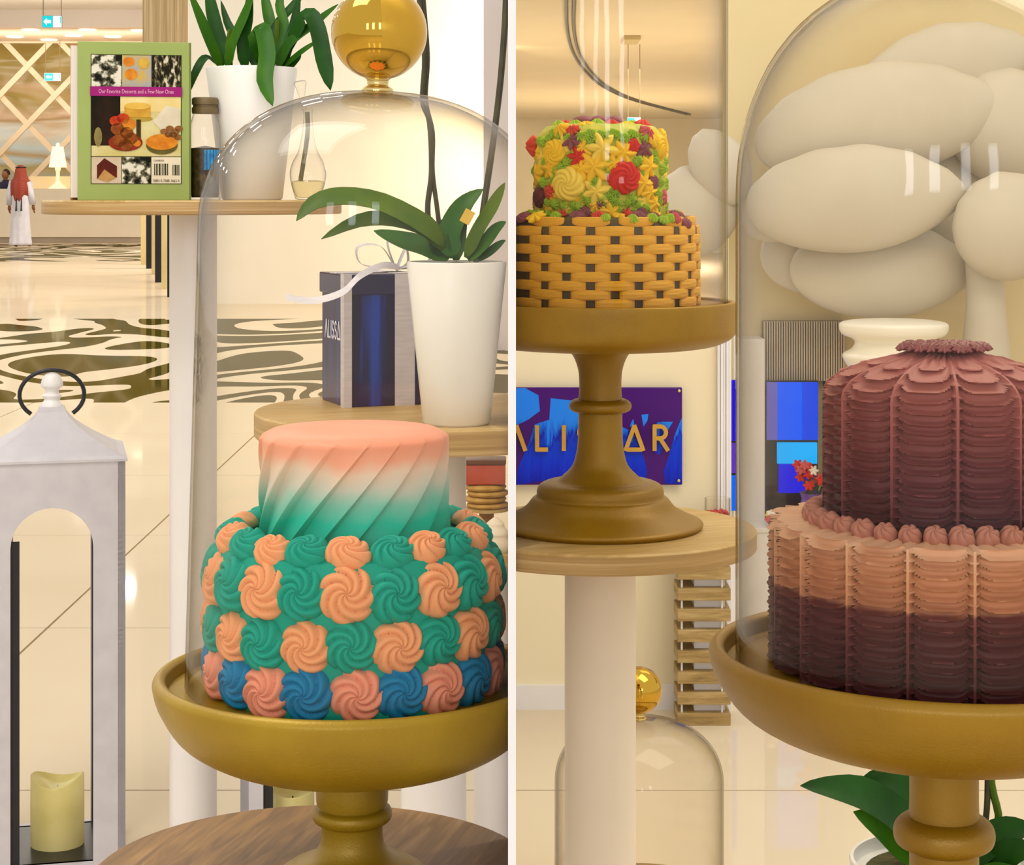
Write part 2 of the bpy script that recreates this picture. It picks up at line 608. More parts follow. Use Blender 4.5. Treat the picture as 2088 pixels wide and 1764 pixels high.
def thing(name, label, cat, loc, rot=(0, 0, 0), group=None):
    o = bpy.data.objects.new(name, None)
    o.empty_display_size = 0.02
    o.location = loc
    o.rotation_euler = rot
    COL.objects.link(o)
    return tag(o, label, cat, group)


def struct(name, g, m, parent=None, smooth=False):
    o = obj(name, g, m, parent, smooth)
    if not parent:
        o['kind'] = 'structure'
    return o


def inst(o, name, parent, mtx, m=None):
    c = o.copy()
    c.name = name
    COL.objects.link(c)
    c.parent = parent
    c.matrix_basis = mtx
    return c


CUTS = []          # (object, side): trimmed flush where it meets the divider


def cut(o, side):
    CUTS.append((o, side))
    return o


def world_to(o, p):
    return Vector(p) - Vector(o.location)


# ================================================================== THE SETTING
HT = 0.0019        # half thickness of the added divider between the two views
base = struct('floor', box2((-22, -4, -0.05), (9, 60, 0.0)), M['floor'])
# polished stone tiles of the near floor, each its own slab
tile_pitch = 1.36
tile_mesh = None
ang = radians(2.5)
for i in range(-3, 3):
    for j in range(0, 7):
        tx, ty = i * tile_pitch + tile_pitch / 2 + 0.18, 0.9 + j * tile_pitch + tile_pitch / 2
        if ty + tile_pitch / 2 > 10.43:
            continue
        if tile_mesh is None:
            s = tile_pitch - 0.007
            t0 = obj('tile', box(0, 0, 0.002, s, s, 0.004, 0.001), M['floor'], base, False)
            tile_mesh = t0
            t0.location = (tx, ty, 0.0)
        else:
            c = t0.copy()
            COL.objects.link(c)
            c.location = (tx, ty, 0.0)
FZ = 0.004
gb = obj('grout_bed', box2((-3.9, 0.9, 0), (4.26, 10.42, 0.0012)), M['grout'], base, False)

struct('added_divider_panel', box2((-HT, 0.95, 0), (HT, 4.2, 2.6)), M['white_paint'])  # added panel making the white strip that divides the two views
struct('ceiling_left', box2((-14, 19.5, 5.4), (0.5, 45.2, 5.5)), M['ceiling_white'])
struct('trim_1', box2((-14, 45.2, 5.0), (0, 45.5, 5.5)), mat('bulkhead_paint', (226, 214, 202), 0.6, c2=(222, 209, 197), scale=1))
struct('ceiling_back', box2((-16, 45.2, 4.98), (0, 50, 5.0)), mat('ceiling_back_paint', (244, 218, 190), 0.4, c2=(240, 212, 183), scale=1))
struct('ceiling_right', box2((0.0, 5.3, 2.6), (9, 40, 2.7)), M['ceiling_cream'])
struct('wall_back_left', box2((P(383, 0, 20).x, 20, 0), (0.0, 20.25, 5.4)), M['white_wall'])
struct('wall_back_right', box2((-0.5, 38, 0), (9, 38.3, 2.7)), M['wall_cream'])
struct('wall_display_right', box2((P(1486, 0, 5.2).x, 5.2, 0), (3.4, 5.35, 2.6)), mat('display_wall_paint', (230, 214, 168), 0.6, c2=(226, 208, 160), scale=2))
lowtop = P(0, 655, 4.2).z
struct('wall_low_right', box2((HT, 4.2, 0), (P(1462, 0, 4.2).x, 4.34, lowtop)), M['wall_cream'])
struct('baseboard_right', box2((HT, 4.186, FZ), (P(1462, 0, 4.2).x, 4.2, 0.055)), M['white_paint'])
# fluted white door trim at the end of the low wall
gs = []
x0, x1 = P(1463, 0, 4.18).x, P(1491, 0, 4.18).x
for k in range(5):
    xx = x0 + (x1 - x0) * (k + 0.5) / 5
    gs.append(box(xx, 4.19 - 0.004 * (k % 2), lowtop / 2, (x1 - x0) / 5 * 0.9, 0.03, lowtop, 0.0008))
gs.append(box2((x0, 4.2, 0), (x1, 4.34, lowtop)))
struct('trim_2', join(*gs), M['white_paint'])
# column at the right end of the white wall, with its cove light behind
struct('column_left', box2((P(986, 0, 14).x, 14, 0), (-0.012, 14.3, 5.4)), mat('column_paint', (224, 220, 226), 0.5, c2=(220, 215, 222), scale=2))
area('cove_light', (P(985, 0, 19.3).x + 0.05, 19.3, 2.2), (P(940, 0, 20).x, 20, 2.2), 0.12, 2.6, 22, (1, 0.86, 0.55))

# slatted pillar: wood cladding above, dark and cream uprights stepping back beneath
pl = thing('pillar', 'wood-clad pillar with dark and cream uprights behind the green book', 'pillar', (P(330, 0, 21).x, 21.0, 0))
o0 = Vector(pl.location)


def rel(g, o):
    return mv(g, -o[0], -o[1], -o[2])


a, b = P(290, 0, 21), P(384, 0, 21)
obj('wood_cladding', rel(box2((a.x, 21.0, 1.0), (b.x, 21.6, 5.4), 0.01), o0), M['pillar_wood'], pl)
for (xa, xb, yb) in ((298, 309, 548), (316, 329, 576), (341, 356, 606)):
    d = EYE * F / (yb - HOR)
    obj('dark_upright', rel(box2((P(xa, 0, d).x, d, 0), (P(xb, 0, d).x, d + 0.35, 1.6)), o0), M['black_gloss'], pl, False)
for (xa, xb, yb) in ((287, 298, 540), (309, 316, 560), (329, 341, 590)):
    d = EYE * F / (yb - HOR)
    obj('cream_upright', rel(box2((P(xa, 0, d).x, d, 0), (P(xb, 0, d).x, d + 0.3, 1.6)), o0), M['cream_post'], pl, False)

# far reception: wall with mirror reflections painted into its colour, diagonal lattice, counter
def reflection_paint_mat():
    t = NT('painted_mirror_reflections')
    tc = t.n('ShaderNodeTexCoord')
    mp = t.n('ShaderNodeMapping')
    mp.inputs['Scale'].default_value = (0.35, 0.35, 1.5)
    t.l(tc.outputs['Object'], mp.inputs['Vector'])
    nz = t.n('ShaderNodeTexNoise', i_Scale=1.0, i_Detail=1.5, i_Distortion=0.5)
    t.l(mp.outputs[0], nz.inputs['Vector'])
    sx = t.n('ShaderNodeSeparateXYZ')
    t.l(tc.outputs['Object'], sx.inputs[0])
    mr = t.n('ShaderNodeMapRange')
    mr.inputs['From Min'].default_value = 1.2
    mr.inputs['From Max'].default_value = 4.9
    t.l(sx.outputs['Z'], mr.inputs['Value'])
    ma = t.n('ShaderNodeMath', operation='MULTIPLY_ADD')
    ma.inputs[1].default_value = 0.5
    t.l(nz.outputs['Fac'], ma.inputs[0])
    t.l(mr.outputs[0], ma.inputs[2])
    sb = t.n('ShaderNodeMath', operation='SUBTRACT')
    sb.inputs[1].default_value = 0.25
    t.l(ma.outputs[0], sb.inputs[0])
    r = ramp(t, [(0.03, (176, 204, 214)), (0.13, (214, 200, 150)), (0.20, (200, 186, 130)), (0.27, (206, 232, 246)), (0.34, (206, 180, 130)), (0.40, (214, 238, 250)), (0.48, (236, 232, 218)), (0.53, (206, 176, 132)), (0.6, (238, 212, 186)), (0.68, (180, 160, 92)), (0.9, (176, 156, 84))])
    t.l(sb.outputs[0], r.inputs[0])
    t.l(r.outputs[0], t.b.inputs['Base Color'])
    t.b.inputs['Roughness'].default_value = 0.25
    bp = t.n('ShaderNodeBump', i_Strength=0.6, i_Distance=0.3)
    t.l(nz.outputs['Fac'], bp.inputs['Height'])
    t.l(bp.outputs[0], t.b.inputs['Normal'])
    return t.m


struct('wall_far_left', box2((-20, 50, 0), (-4, 50.3, 5.4)), reflection_paint_mat())
lat = thing('lattice_screen', 'pale diagonal lattice screen standing behind the reception counter', 'screen', (-10, 49.2, 1.2))
o0 = Vector(lat.location)
zt, zb = P(0, 84, 49.2).z, P(0, 392, 49.2).z
lm = mat('lattice_paint', (244, 226, 196), 0.5, c2=(240, 220, 188), scale=2)
pitch_x = 113 / F * 49.2
slope = 105.0 / 100.0


def lat_bar(xc, zc, sgn):
    # a bar through (xc, zc) clipped to the screen's rectangle
    xl, xr = P(-150, 0, 49.2).x, P(300, 0, 49.2).x
    pts = []
    for x in (xl, xr):
        z = zc + sgn * slope * (x - xc)
        pts.append([x, z])
    (xa, za), (xb, zb_) = pts
    out = []
    for (x, z), (x2, z2) in ((pts[0], pts[1]), (pts[1], pts[0])):
        if z > zt:
            x, z = x + (zt - z) * (x2 - x) / (z2 - z), zt
        elif z < zb:
            x, z = x + (zb - z) * (x2 - x) / (z2 - z), zb
        out.append((x, z))
    if math.hypot(out[0][0] - out[1][0], out[0][1] - out[1][1]) < 0.3:
        return
    if not (xl - 0.1 <= out[0][0] <= xr + 0.1 and xl - 0.1 <= out[1][0] <= xr + 0.1):
        return
    g = strokes([out], 0.135, 0.08)
    obj('lattice_bar', mv(g, -o0.x, (0.0 if sgn > 0 else 0.07), -o0.z), lm, lat, False)


q = P(55, 135, 49.2)
for k in range(-4, 6):
    lat_bar(q.x + k * pitch_x, q.z, 1)
    lat_bar(q.x + k * pitch_x, q.z, -1)
xl, xr = P(-150, 0, 49.2).x, P(300, 0, 49.2).x
obj('top_rail', rel(box2((xl, 49.18, zt - 0.05), (xr, 49.34, zt + 0.12)), o0), lm, lat, False)
obj('bottom_rail', rel(box2((xl, 49.18, 0), (xr, 49.34, zb)), o0), lm, lat, False)

cn = thing('reception_counter', 'long white reception counter with raised ledge in front of the lattice', 'counter', (-11, 46.0, 0))
o0 = Vector(cn.location)
cm = mat('counter_paint', (240, 228, 206), 0.4, c2=(236, 223, 200), scale=2)
ctop = P(0, 385, 46).z
obj('counter_body', rel(box2((P(-120, 0, 46).x, 46, 0.14), (P(320, 0, 46).x, 46.9, ctop)), o0), cm, cn, False)
obj('plinth', rel(box2((P(-120, 0, 46).x, 46.05, 0), (P(320, 0, 46).x, 46.9, 0.14)), o0), mat('plinth_grey', (176, 160, 140), 0.4, c2=(166, 150, 130), scale=3), cn, False)
obj('ledge', rel(box2((P(66, 0, 46.9).x, 46.6, ctop), (P(320, 0, 46.9).x, 47.3, P(0, 360, 46.9).z), 0.01), o0), mat('ledge_paint', (250, 232, 190), 0.4, c2=(246, 226, 182), scale=2), cn, False)

# table lamp on the counter
lp = thing('table_lamp', 'white table lamp with tapered glowing shade on the reception counter', 'lamp', (P(118, 385, 46.3).x, 46.3, ctop))
s = 46.3 / F
M['shade'] = mat('lamp_shade', (252, 240, 214), 0.8, c2=(248, 234, 204), scale=6, emit=(255, 236, 196), estr=0.9)
obj('lamp_base', lathe(smooth_prof([(0.0, 0), (18 * s, 0), (15 * s, 5 * s), (5 * s, 14 * s), (4 * s, 34 * s), (6 * s, 40 * s), (3 * s, 48 * s)], 4), 24), mat('lamp_base_white', (252, 244, 224), 0.3, c2=(248, 238, 214), scale=10, emit=(255, 236, 196), estr=0.35), lp)
obj('lamp_shade', lathe([(18 * s, 44 * s), (11 * s, 86 * s), (10 * s, 86 * s), (17 * s, 44 * s)], 32, False), M['shade'], lp)
obj('finial', mv(sphere(4 * s, 16, 8), 0, 0, 90 * s), M['shade'], lp)


# exit signs
def exit_sign(x, y, wd, ht, d, label, wires_to, arrow=-1, cords=True):
    c = P(x, y, d)
    t = thing('exit_sign', label, 'sign', c, group=None)
    k = d / F
    W, Hh = wd * k, ht * k
    obj('housing', box(0, 0.02, 0, W * 1.04, 0.04, Hh * 1.1, 0.003), M['white_paint'], t, False)
    obj('lit_panel', box(-W * 0.23, -0.003, 0, W * 0.52, 0.006, Hh), M['sign_teal'], t, False)
    obj('lit_panel', box(W * 0.27, -0.003, 0, W * 0.42, 0.006, Hh), M['sign_white'], t, False)
    obj('edge_bar', box(W * 0.44, -0.008, Hh * 0.15, W * 0.05, 0.006, Hh * 0.6), M['sign_teal'], t, False)
    ax = -W * 0.24
    aw = W * 0.19
    poly = [(ax - aw, 0), (ax - 0.1 * aw, Hh * 0.34), (ax - 0.1 * aw, Hh * 0.14), (ax + aw, Hh * 0.14), (ax + aw, -Hh * 0.14), (ax - 0.1 * aw, -Hh * 0.14), (ax - 0.1 * aw, -Hh * 0.34)]
    if arrow > 0:
        poly = [(2 * ax - p, z) for p, z in poly][::-1]
    obj('arrow', mv(prism(poly, 0.004), 0, -0.009, 0), M['sign_white'], t, False)
    zt = EYE - (wires_to - HOR) / F * d - c.z
    if cords:
        for sx in (-1, 1):
            obj('wire', tube([(sx * W * 0.46, 0.02, Hh * 0.5), (sx * W * 0.46, 0.02, zt)], 0.0035 * d / 18, 6), mat('wire_grey', (150, 130, 90), 0.4, c2=(140, 120, 80), scale=10), t)
    return t


M['sign_teal'] = mat('sign_teal', (0, 190, 205), 0.4, c2=(0, 180, 198), scale=10, emit=(0, 215, 228), estr=0.8)
M['sign_white'] = mat('sign_white', (240, 255, 255), 0.4, c2=(235, 252, 252), scale=10, emit=(240, 255, 255), estr=0.9)
exit_sign(106, 44, 40, 23, 42, 'lit turquoise exit sign hanging on two wires from the lobby ceiling', -5)
exit_sign(107, 157, 32, 15, 48.6, 'smaller turquoise exit sign hanging in front of the lattice screen', 80)
ex = exit_sign(1293, 256, 26, 30, 18.5, 'lit turquoise exit sign half hidden behind the flower-covered cake', 90, -1)
c = P(1288, 88, 18.5)
obj('ceiling_plate', rel(box2((P(1270, 0, 18.5).x, 18.3, 2.56), (P(1304, 0, 18.5).x, 18.9, 2.6), 0.004), Vector(ex.location)), mat('plate_beige', (206, 186, 132), 0.5, c2=(196, 176, 122), scale=5), ex, False)

# downlights of the lobby's back ceiling
dl = mat('downlight_glow', (255, 236, 200), 0.5, c2=(250, 228, 190), scale=5, emit=(255, 236, 200), estr=6)
first = None
for (x, y) in ((62, 57), (178, 60), (285, 62), (100, 83), (150, 72), (230, 74), (30, 74)):
    d = 3.88 * F / (HOR - y)
    d = max(45.7, min(d, 48.6))
    loc = (P(x, 0, d).x, d, 4.972)
    if first is None:
        first = obj('downlight', lathe([(0, 0), (0.16, 0), (0.2, -0.012), (0.2, 0.006), (0, 0.006)], 20), dl)
        first.location = loc
        o = first
    else:
        o = first.copy()
        COL.objects.link(o)
        o.location = loc
    tag(o, {62: 'round downlight in the lobby ceiling lower left of the hanging exit sign', 178: 'round downlight in the lobby ceiling above the left corner of the green book', 285: 'round downlight in the lobby ceiling beside the wooden pillar', 100: 'round downlight nearest the top of the lattice screen', 150: 'round downlight at the left edge of the green book top', 230: 'round downlight glowing just above the middle of the green book', 30: 'leftmost round downlight in the far lobby ceiling'}[x], 'light', 'downlights in the lobby ceiling')

# black cable on the right ceiling
cab = []
for (x, y) in ((1163, -20), (1164, 60), (1178, 112), (1205, 150), (1240, 178), (1300, 204), (1404, 232)):
    d = 1.5 * F / (HOR - y)
    cab.append((P(x, 0, d).x, d, 2.585))
rr = [0.010 * p[1] / 12 for p in cab]
cabg = join(*[mv(tube(cab, 0.016, 6, 6), dx, 0, 0) for dx in (-0.03, 0.03)])
tag(obj('cable', cabg, M['black_metal']), 'black double cable curving across the cream ceiling above the flower cake', 'cable')


# ================================================================== FURNITURE
def disc_table(x, y, ztop, R, thick, label, post_r, top_mat, post_mat, side, post_to=FZ):
    t = thing('display_table', label, 'table', (x, y, post_to))
    z = ztop - post_to
    tp = obj('tabletop', lathe([(0, z), (R - 0.002, z), (R, z - 0.002), (R, z - 0.003)], 96), top_mat, t)
    ed = obj('ply_edge', lathe([(0, z - 0.003), (R, z - 0.003), (R, z - thick + 0.002), (R - 0.002, z - thick), (0, z - thick)], 96), M['ply_edge'], t)
    ps = obj('post', lathe([(0, z - thick), (post_r, z - thick), (post_r, 0.012), (post_r * 1.7, 0.010), (post_r * 1.7, 0), (0, 0)], 48), post_mat, t)
    if side:
        for o in (tp, ed, ps):
            cut(o, side)
    return t


ZL = EYE - 0.50
XL = P(715, 0, 1.45).x
disc_table(P(640, 0, 1.447).x, 1.447, ZL, 0.166, 0.024, 'small round wooden table under the teal and peach cake stand', 0.035, M['disc_top'], M['post_white'], 'L')
ZB = EYE - 0.006
disc_table(P(394, 0, 3.0).x, 3.0, ZB, 0.226, 0.021, 'round wooden table on a white post carrying the green book and jar', 0.036, M['disc_pale'], M['post_white'], None)
ZG = EYE - 0.261
disc_table(P(884, 0, 2.4).x, 2.4, ZG, 0.218, 0.030, 'round wooden table on a white post carrying the blue gift box and orchid', 0.040, M['disc_pale'], M['post_white'], 'L')
ZR = EYE - 0.3576
disc_table(P(1224, 0, 2.12).x, 2.12, ZR, 0.168, 0.0215, 'round plywood table on a thick cream post under the flower cake stand', 0.0385, M['disc_pale'], M['post_cream'], 'R')


def stand(label, loc, prof_plate, prof_stem, m, side):
    t = thing('cake_stand', label, 'cake stand', loc)
    a = obj('plate', lathe(prof_plate, 128), m, t, angle=50)
    b = obj('pedestal', lathe(prof_stem, 96), m, t, angle=30)
    if side:
        cut(a, side)
        cut(b, side)
    return t


R = 0.146
plate_round = smooth_prof([(0.0, -0.066), (0.05, -0.065), (0.095, -0.056), (0.125, -0.040), (0.1405, -0.018), (0.1455, -0.002), (0.1445, 0.0035), (0.1405, 0.006), (0.1365, 0.004), (0.1352, 0.0), (0.1345, -0.004)], 5)[:-1] + [(0.1345, -0.005), (0.0, -0.005)]


def shift(pr, dz):
    return [(r, z + dz) for r, z in pr]


# -------- left stand
hL = 0.50 - 0.356
stem_l = smooth_prof([(0.0, 0.0), (0.050, 0.0), (0.0505, 0.003), (0.046, 0.006), (0.040, 0.008), (0.030, 0.013), (0.0240, 0.021), (0.0225, 0.029)], 4) + smooth_prof([(0.0225, 0.036), (0.0235, 0.0375), (0.0275, 0.039), (0.0296, 0.043), (0.0285, 0.0475), (0.025, 0.0495), (0.0245, 0.051), (0.0265, 0.0535), (0.027, 0.080)], 3) + [(0.0, 0.080)]
stand('gold painted cake stand with thick rimmed plate holding the teal and peach cake', (P(718, 0, 1.45).x, 1.45, ZL), shift(plate_round, hL), stem_l, M['gold_paint'], 'L')
# -------- right front stand
ZP = EYE - 0.2837 - 0.002
hR = 0.27
stem_r = smooth_prof([(0.0, 0.0), (0.10, 0.0), (0.101, 0.004), (0.09, 0.012), (0.066, 0.026), (0.06, 0.034), (0.046, 0.04), (0.026, 0.062), (0.0218, 0.08)], 4) + smooth_prof([(0.0212, 0.149), (0.024, 0.1505), (0.0295, 0.1535), (0.0312, 0.159), (0.0300, 0.1645), (0.026, 0.1685), (0.0215, 0.170)], 4) + [(0.0212, 0.180), (0.0212, 0.2125), (0.0, 0.2125)]
disc_table(P(1925, 0, 1.22).x, 1.22, ZP - hR, 0.166, 0.022, 'round wooden table mostly below view under the plum cake stand', 0.035, M['disc_top'], M['post_white'], None)
stand('gold painted cake stand with ringed stem holding the plum ruffled cake', (P(1925, 0, 1.22).x, 1.22, ZP - hR), shift([(r_, z_ * (0.88 if z_ < -0.006 else 1)) for r_, z_ in plate_round], hR), stem_r, M['gold_paint_dark'], None)
# -------- basket stand
plate_str = smooth_prof([(0.0, -0.050), (0.06, -0.050), (0.115, -0.047), (0.136, -0.041), (0.1445, -0.034), (0.146, -0.026)], 4) + smooth_prof([(0.146, -0.006), (0.1455, 0.0), (0.1435, 0.0015), (0.1405, 0.001), (0.139, -0.0015)], 4) + [(0.0, -0.0015)]
hB = 0.3576 - 0.1145


def fz(y):
    return 0.191 * (1075 - y) / (1075 - 735)


k = 2.12 / F
stem_b = [(0.0, 0.0)] + smooth_prof([(0.108, 0.0), (0.111, 0.004), (0.1085, 0.0075), (0.098, 0.012), (0.082, 0.021), (0.0735, 0.031), (0.0690, 0.034), (0.0685, 0.040), (0.0655, 0.0455), (0.058, 0.049), (0.048, 0.050), (0.040, 0.056), (0.030, 0.067), (0.0255, 0.083), (0.0240, 0.100)], 4) + [(0.0238, 0.118)] + smooth_prof([(0.0238, 0.124), (0.028, 0.1245), (0.0325, 0.127), (0.0338, 0.131), (0.0325, 0.135), (0.028, 0.138), (0.0238, 0.1385)], 3) + smooth_prof([(0.0232, 0.142), (0.0228, 0.155), (0.0240, 0.170), (0.0290, 0.184), (0.0370, 0.194)], 4) + [(0.0, 0.194)]
stand('gold painted cake stand with flared base holding the flower and basketweave cake', (P(1224, 0, 2.12).x, 2.12, ZR), shift(plate_str, hB), stem_b, M['gold_paint_dark'], 'R')


# -------- glass domes
def dome(label, loc, R, straight, rise, lean, side, ball=None, seg=96):
    t = thing('glass_dome', label, 'glass dome', loc, (0, radians(lean), 0))
    th = 0.0022
    out = [(R, 0.0), (R, straight)]
    n = 18
    for k in range(1, n + 1):
        a = pi / 2 * k / n
        out.append((R * max(cos(a), 0) ** 0.86, straight + rise * sin(a) ** 0.94))
    out[-1] = (0.0, straight + rise)
    inn = [(max(r - th, 0), z - (th if z > straight else 0)) for r, z in out]
    inn[-1] = (0.0, straight + rise - th)
    prof = [(0.0, straight + rise)] + out[-2::-1] + inn[:-1] + [inn[-1]]
    g = obj('dome', lathe(prof, seg, False), M['glass'], t, angle=80)
    if side:
        cut(g, side)
    if ball:
        br = ball
        z = straight + rise
        obj('finial_neck', lathe(smooth_prof([(0.0, z - 0.002), (0.0105, z - 0.002), (0.0115, z + 0.0015), (0.0095, z + 0.003), (0.0080, z + 0.0045), (0.0082, z + 0.008), (0.0095, z + 0.010), (0.0, z + 0.012)], 3), 32), M['brass'], t)
        obj('ball_finial', mv(sphere(br, 64, 32), 0, 0, z + 0.008 + br), M['gold_mirror'], t)
    return t


dome('clear glass dome with gold ball finial over the teal and peach cake', (P(735, 0, 1.45).x, 1.45, ZL + hL - 0.005), 0.1285, 0.340, 0.099, 1.65, 'L', 0.0355)
dome('clear glass dome over the plum ruffled cake', (P(1917, 0, 1.22).x, 1.22, ZP - 0.005), 0.1265, 0.288, 0.142, 0, None, 0.0355)
dome('tall clear glass cloche over the flower and basketweave cake', (P(1226, 0, 2.12).x, 2.12, ZR + hB - 0.0015), 0.1362, 0.36, 0.12, 0, 'R', 0.0355)
d3 = dome('small low glass dome with gold ball on the floor behind the cream post', (P(1303, 0, 3.0).x, 3.0, 0.03), 0.129, 0.175, 0.096, 0, None, 0.0355)
tb = obj('wooden_base', lathe([(0, 0), (0.15, 0), (0.152, 0.004), (0.152, 0.022), (0.148, 0.026), (0, 0.026)], 64), M['crate_wood'])
tb.location = (P(1303, 0, 3.0).x, 3.0, FZ)
tag(tb, 'flat round wooden base under the low glass dome with gold ball', 'base')


# ================================================================== ICING SHAPES
def rosette(arms=7, tw=2.8, h=0.62, rings=12, seg=84, scal=0.05, depth=0.40):
    """piped swirl: a rounded mound cut by narrow spiral grooves that run out to the rim"""
    v, f = [(0, 0, h * 0.78)], []
    for i in range(1, rings + 1):
        u = i / rings
        for k in range(seg):
            th = 2 * pi * k / seg
            ph = arms * th + arms * tw * (1 - u) ** 1.15 * 0.55
            rd = abs(cos(ph / 2)) ** 0.55
            prof = h * (1 - u ** 3.0) ** 0.5 if u < 1 else 0.0
            amp = depth * h * (0.30 + 0.70 * min(1.0, u * 1.6))
            z = prof - amp * (1 - rd) * (1.0 if u < 0.97 else 0.3)
            rr = u * (1 - scal * (1 - rd) * u)
            v.append((rr * cos(th), rr * sin(th), z))
    for k in range(seg):
        f.append((0, 1 + k, 1 + (k + 1) % seg))
    for i in range(rings - 1):
        for k in range(seg):
            k2 = (k + 1) % seg
            a, b = 1 + i * seg, 1 + (i + 1) * seg
            f.append((a + k, b + k, b + k2, a + k2))
    n = len(v)
    v += [(x, y, -0.45) for x, y, z in v[-seg:]]
    for k in range(seg):
        k2 = (k + 1) % seg
        f.append((n - seg + k, n + k, n + k2, n - seg + k2))
    f.append(tuple(n + k for k in range(seg))[::-1])
    return v, f


def star(arms=6, inner=0.42, h=0.45, seg_per=6, rings=5, curl=0.25, sharp=1.0):
    seg = arms * seg_per
    v, f = [(0, 0, h * 0.72)], []
    for i in range(1, rings + 1):
        u = i / rings
        for k in range(seg):
            th = 2 * pi * k / seg
            w_ = abs(((k % seg_per) / seg_per) * 2 - 1)        # 1 at tip, 0 between
            e = inner + (1 - inner) * w_ ** sharp
            rr = u * e
            z = h * (1 - u) ** 0.8 * (0.75 + 0.25 * w_) + 0.10 * h * w_ * (1 - u * 0.5) + curl * h * u * u * w_ * 0.5
            v.append((rr * cos(th + 0.25 * u), rr * sin(th + 0.25 * u), z))
    for k in range(seg):
        f.append((0, 1 + k, 1 + (k + 1) % seg))
    for i in range(rings - 1):
        for k in range(seg):
            k2 = (k + 1) % seg
            a, b = 1 + i * seg, 1 + (i + 1) * seg
            f.append((a + k, b + k, b + k2, a + k2))
    n = len(v)
    v += [(x * 0.7, y * 0.7, -0.35) for x, y, z in v[-seg:]]
    for k in range(seg):
        k2 = (k + 1) % seg
        f.append((n - seg + k, n + k, n + k2, n - seg + k2))
    f.append(tuple(n + k for k in range(seg))[::-1])
    return v, f


def on_surface(pos, normal, up, size, spin=0.0, flat=1.0):
    n = Vector(normal).normalized()
    x = Vector(up).cross(n).normalized()
    y = n.cross(x)
    m = Matrix((x, y, n)).transposed().to_4x4()
    return Matrix.Translation(pos) @ m @ Matrix.Rotation(spin, 4, 'Z') @ Matrix.Diagonal((size[0], size[1], size[2], 1))


def proto(name, g, m):
    me = mesh(name, g)
    me.materials.append(m)
    me.shade_smooth()
    return me


def place(me, name, parent, mtx):
    o = bpy.data.objects.new(name, me)
    COL.objects.link(o)
    o.parent = parent
    o.matrix_basis = mtx
    return o


# ================================================================== LEFT CAKE
CL = (P(722, 0, 1.45).x, 1.45, ZL + hL - 0.005)
ck = thing('cake', 'two-tier cake with teal and peach swirl rosettes and a twisted ombre top', 'cake', CL)
tier_plane = 0.110
obj('bottom_tier', lathe([(0, 0), (0.101, 0), (0.1025, 0.004), (0.1025, 0.098), (0.099, 0.107), (0.090, 0.111), (0, 0.111)], 96), M['teal'], ck)
# twisted fluted top tier
H2 = 0.078
Rt = 0.0705
rows, nseg, NF = 40, 336, 17
v, f = [], []
for i in range(rows + 1):
    u = i / rows
    z = tier_plane + H2 * u
    edge = max(0.0, (u - 0.93) / 0.07)
    for k in range(nseg):
        ph = (NF * k / nseg + 0.10 * sin(6 * pi * k / nseg)) % 1.0
        th = 2 * pi * k / nseg + 2 * pi * 2.5 * u / NF          # the mesh twists with the flutes
        saw = ph ** 1.2 if ph < 0.88 else (1 - ph) / 0.12
        fade = max(0.0, min(1.0, (1.02 - u) / 0.45)) ** 0.9
        r = Rt * (1 - 0.006 * u) - 0.0076 * fade * (1 - saw) + 0.0012 * fade - 0.004 * edge ** 2
        v.append((r * cos(th), r * sin(th), z - 0.0015 * edge))
    if i:
        for k in range(nseg):
            k2 = (k + 1) % nseg
            f.append(((i - 1) * nseg + k, (i - 1) * nseg + k2, i * nseg + k2, i * nseg + k))
top = len(v)
for q in (0.92, 0.55, 0.2):
    for k in range(nseg):
        th = 2 * pi * k / nseg + 2 * pi * 2.5 / NF
        v.append(((Rt - 0.004) * q * cos(th), (Rt - 0.004) * q * sin(th), tier_plane + H2 + 0.0008))
    b_ = len(v) - nseg
    a_ = b_ - nseg
    for k in range(nseg):
        k2 = (k + 1) % nseg
        f.append((a_ + k, a_ + k2, b_ + k2, b_ + k))
f.append(tuple(range(len(v) - nseg, len(v))))
f.append(tuple(range(nseg))[::-1])
ombre = height_mat('icing_ombre', [(0.0, (0, 176, 150)), (0.24, (0, 190, 162)), (0.42, (130, 196, 178)), (0.58, (204, 204, 190)), (0.72, (228, 204, 182)), (0.84, (240, 170, 140)), (1.0, (240, 158, 126))], tier_plane, tier_plane + H2 * 0.97, 0.30, 26, (1, 1, 1), 0.42, 0.12, 0.15)
obj('top_tier', (v, f), ombre, ck, angle=35)
ros = {c: proto('rosette', rosette(7, 4.2, 0.70, 14, 98, 0.07, 0.55), M[c]) for c in ('teal', 'peach', 'blue', 'pink')}
NR = 20
rows_l = [(0.0175, 0.1010, 0.0, ('blue', 'pink'), 0.0), (0.0510, 0.1015, 0.05, ('teal', 'peach'), 0.5), (0.0860, 0.1005, 0.22, ('teal', 'peach'), 0.0), (0.1130, 0.0905, 0.95, ('peach', 'teal'), 0.5)]
for ri, (z, r, tilt, cols, off) in enumerate(rows_l):
    for k in range(NR):
        a = 2 * pi * (k + (0.12, 0.05, 0.0, 0.0)[ri] + 0.15) / NR + random.uniform(-0.02, 0.02)
        n = Vector((cos(a) * cos(tilt), sin(a) * cos(tilt), sin(tilt)))
        sz = 0.0196 * random.uniform(0.97, 1.08)
        if ri == 3:
            sz *= 0.82
        c = cols[(k + (ri == 1)) % 2] if ri < 3 else cols[(k + 1) % 2]
        place(ros[c], 'rosette', ck, on_surface((r * cos(a), r * sin(a), z + random.uniform(-0.001, 0.001)), n, (0, 0, 1), (sz, sz * (1.0 if ri < 3 else 0.8), sz * 0.80), random.uniform(-0.25, 0.25)))

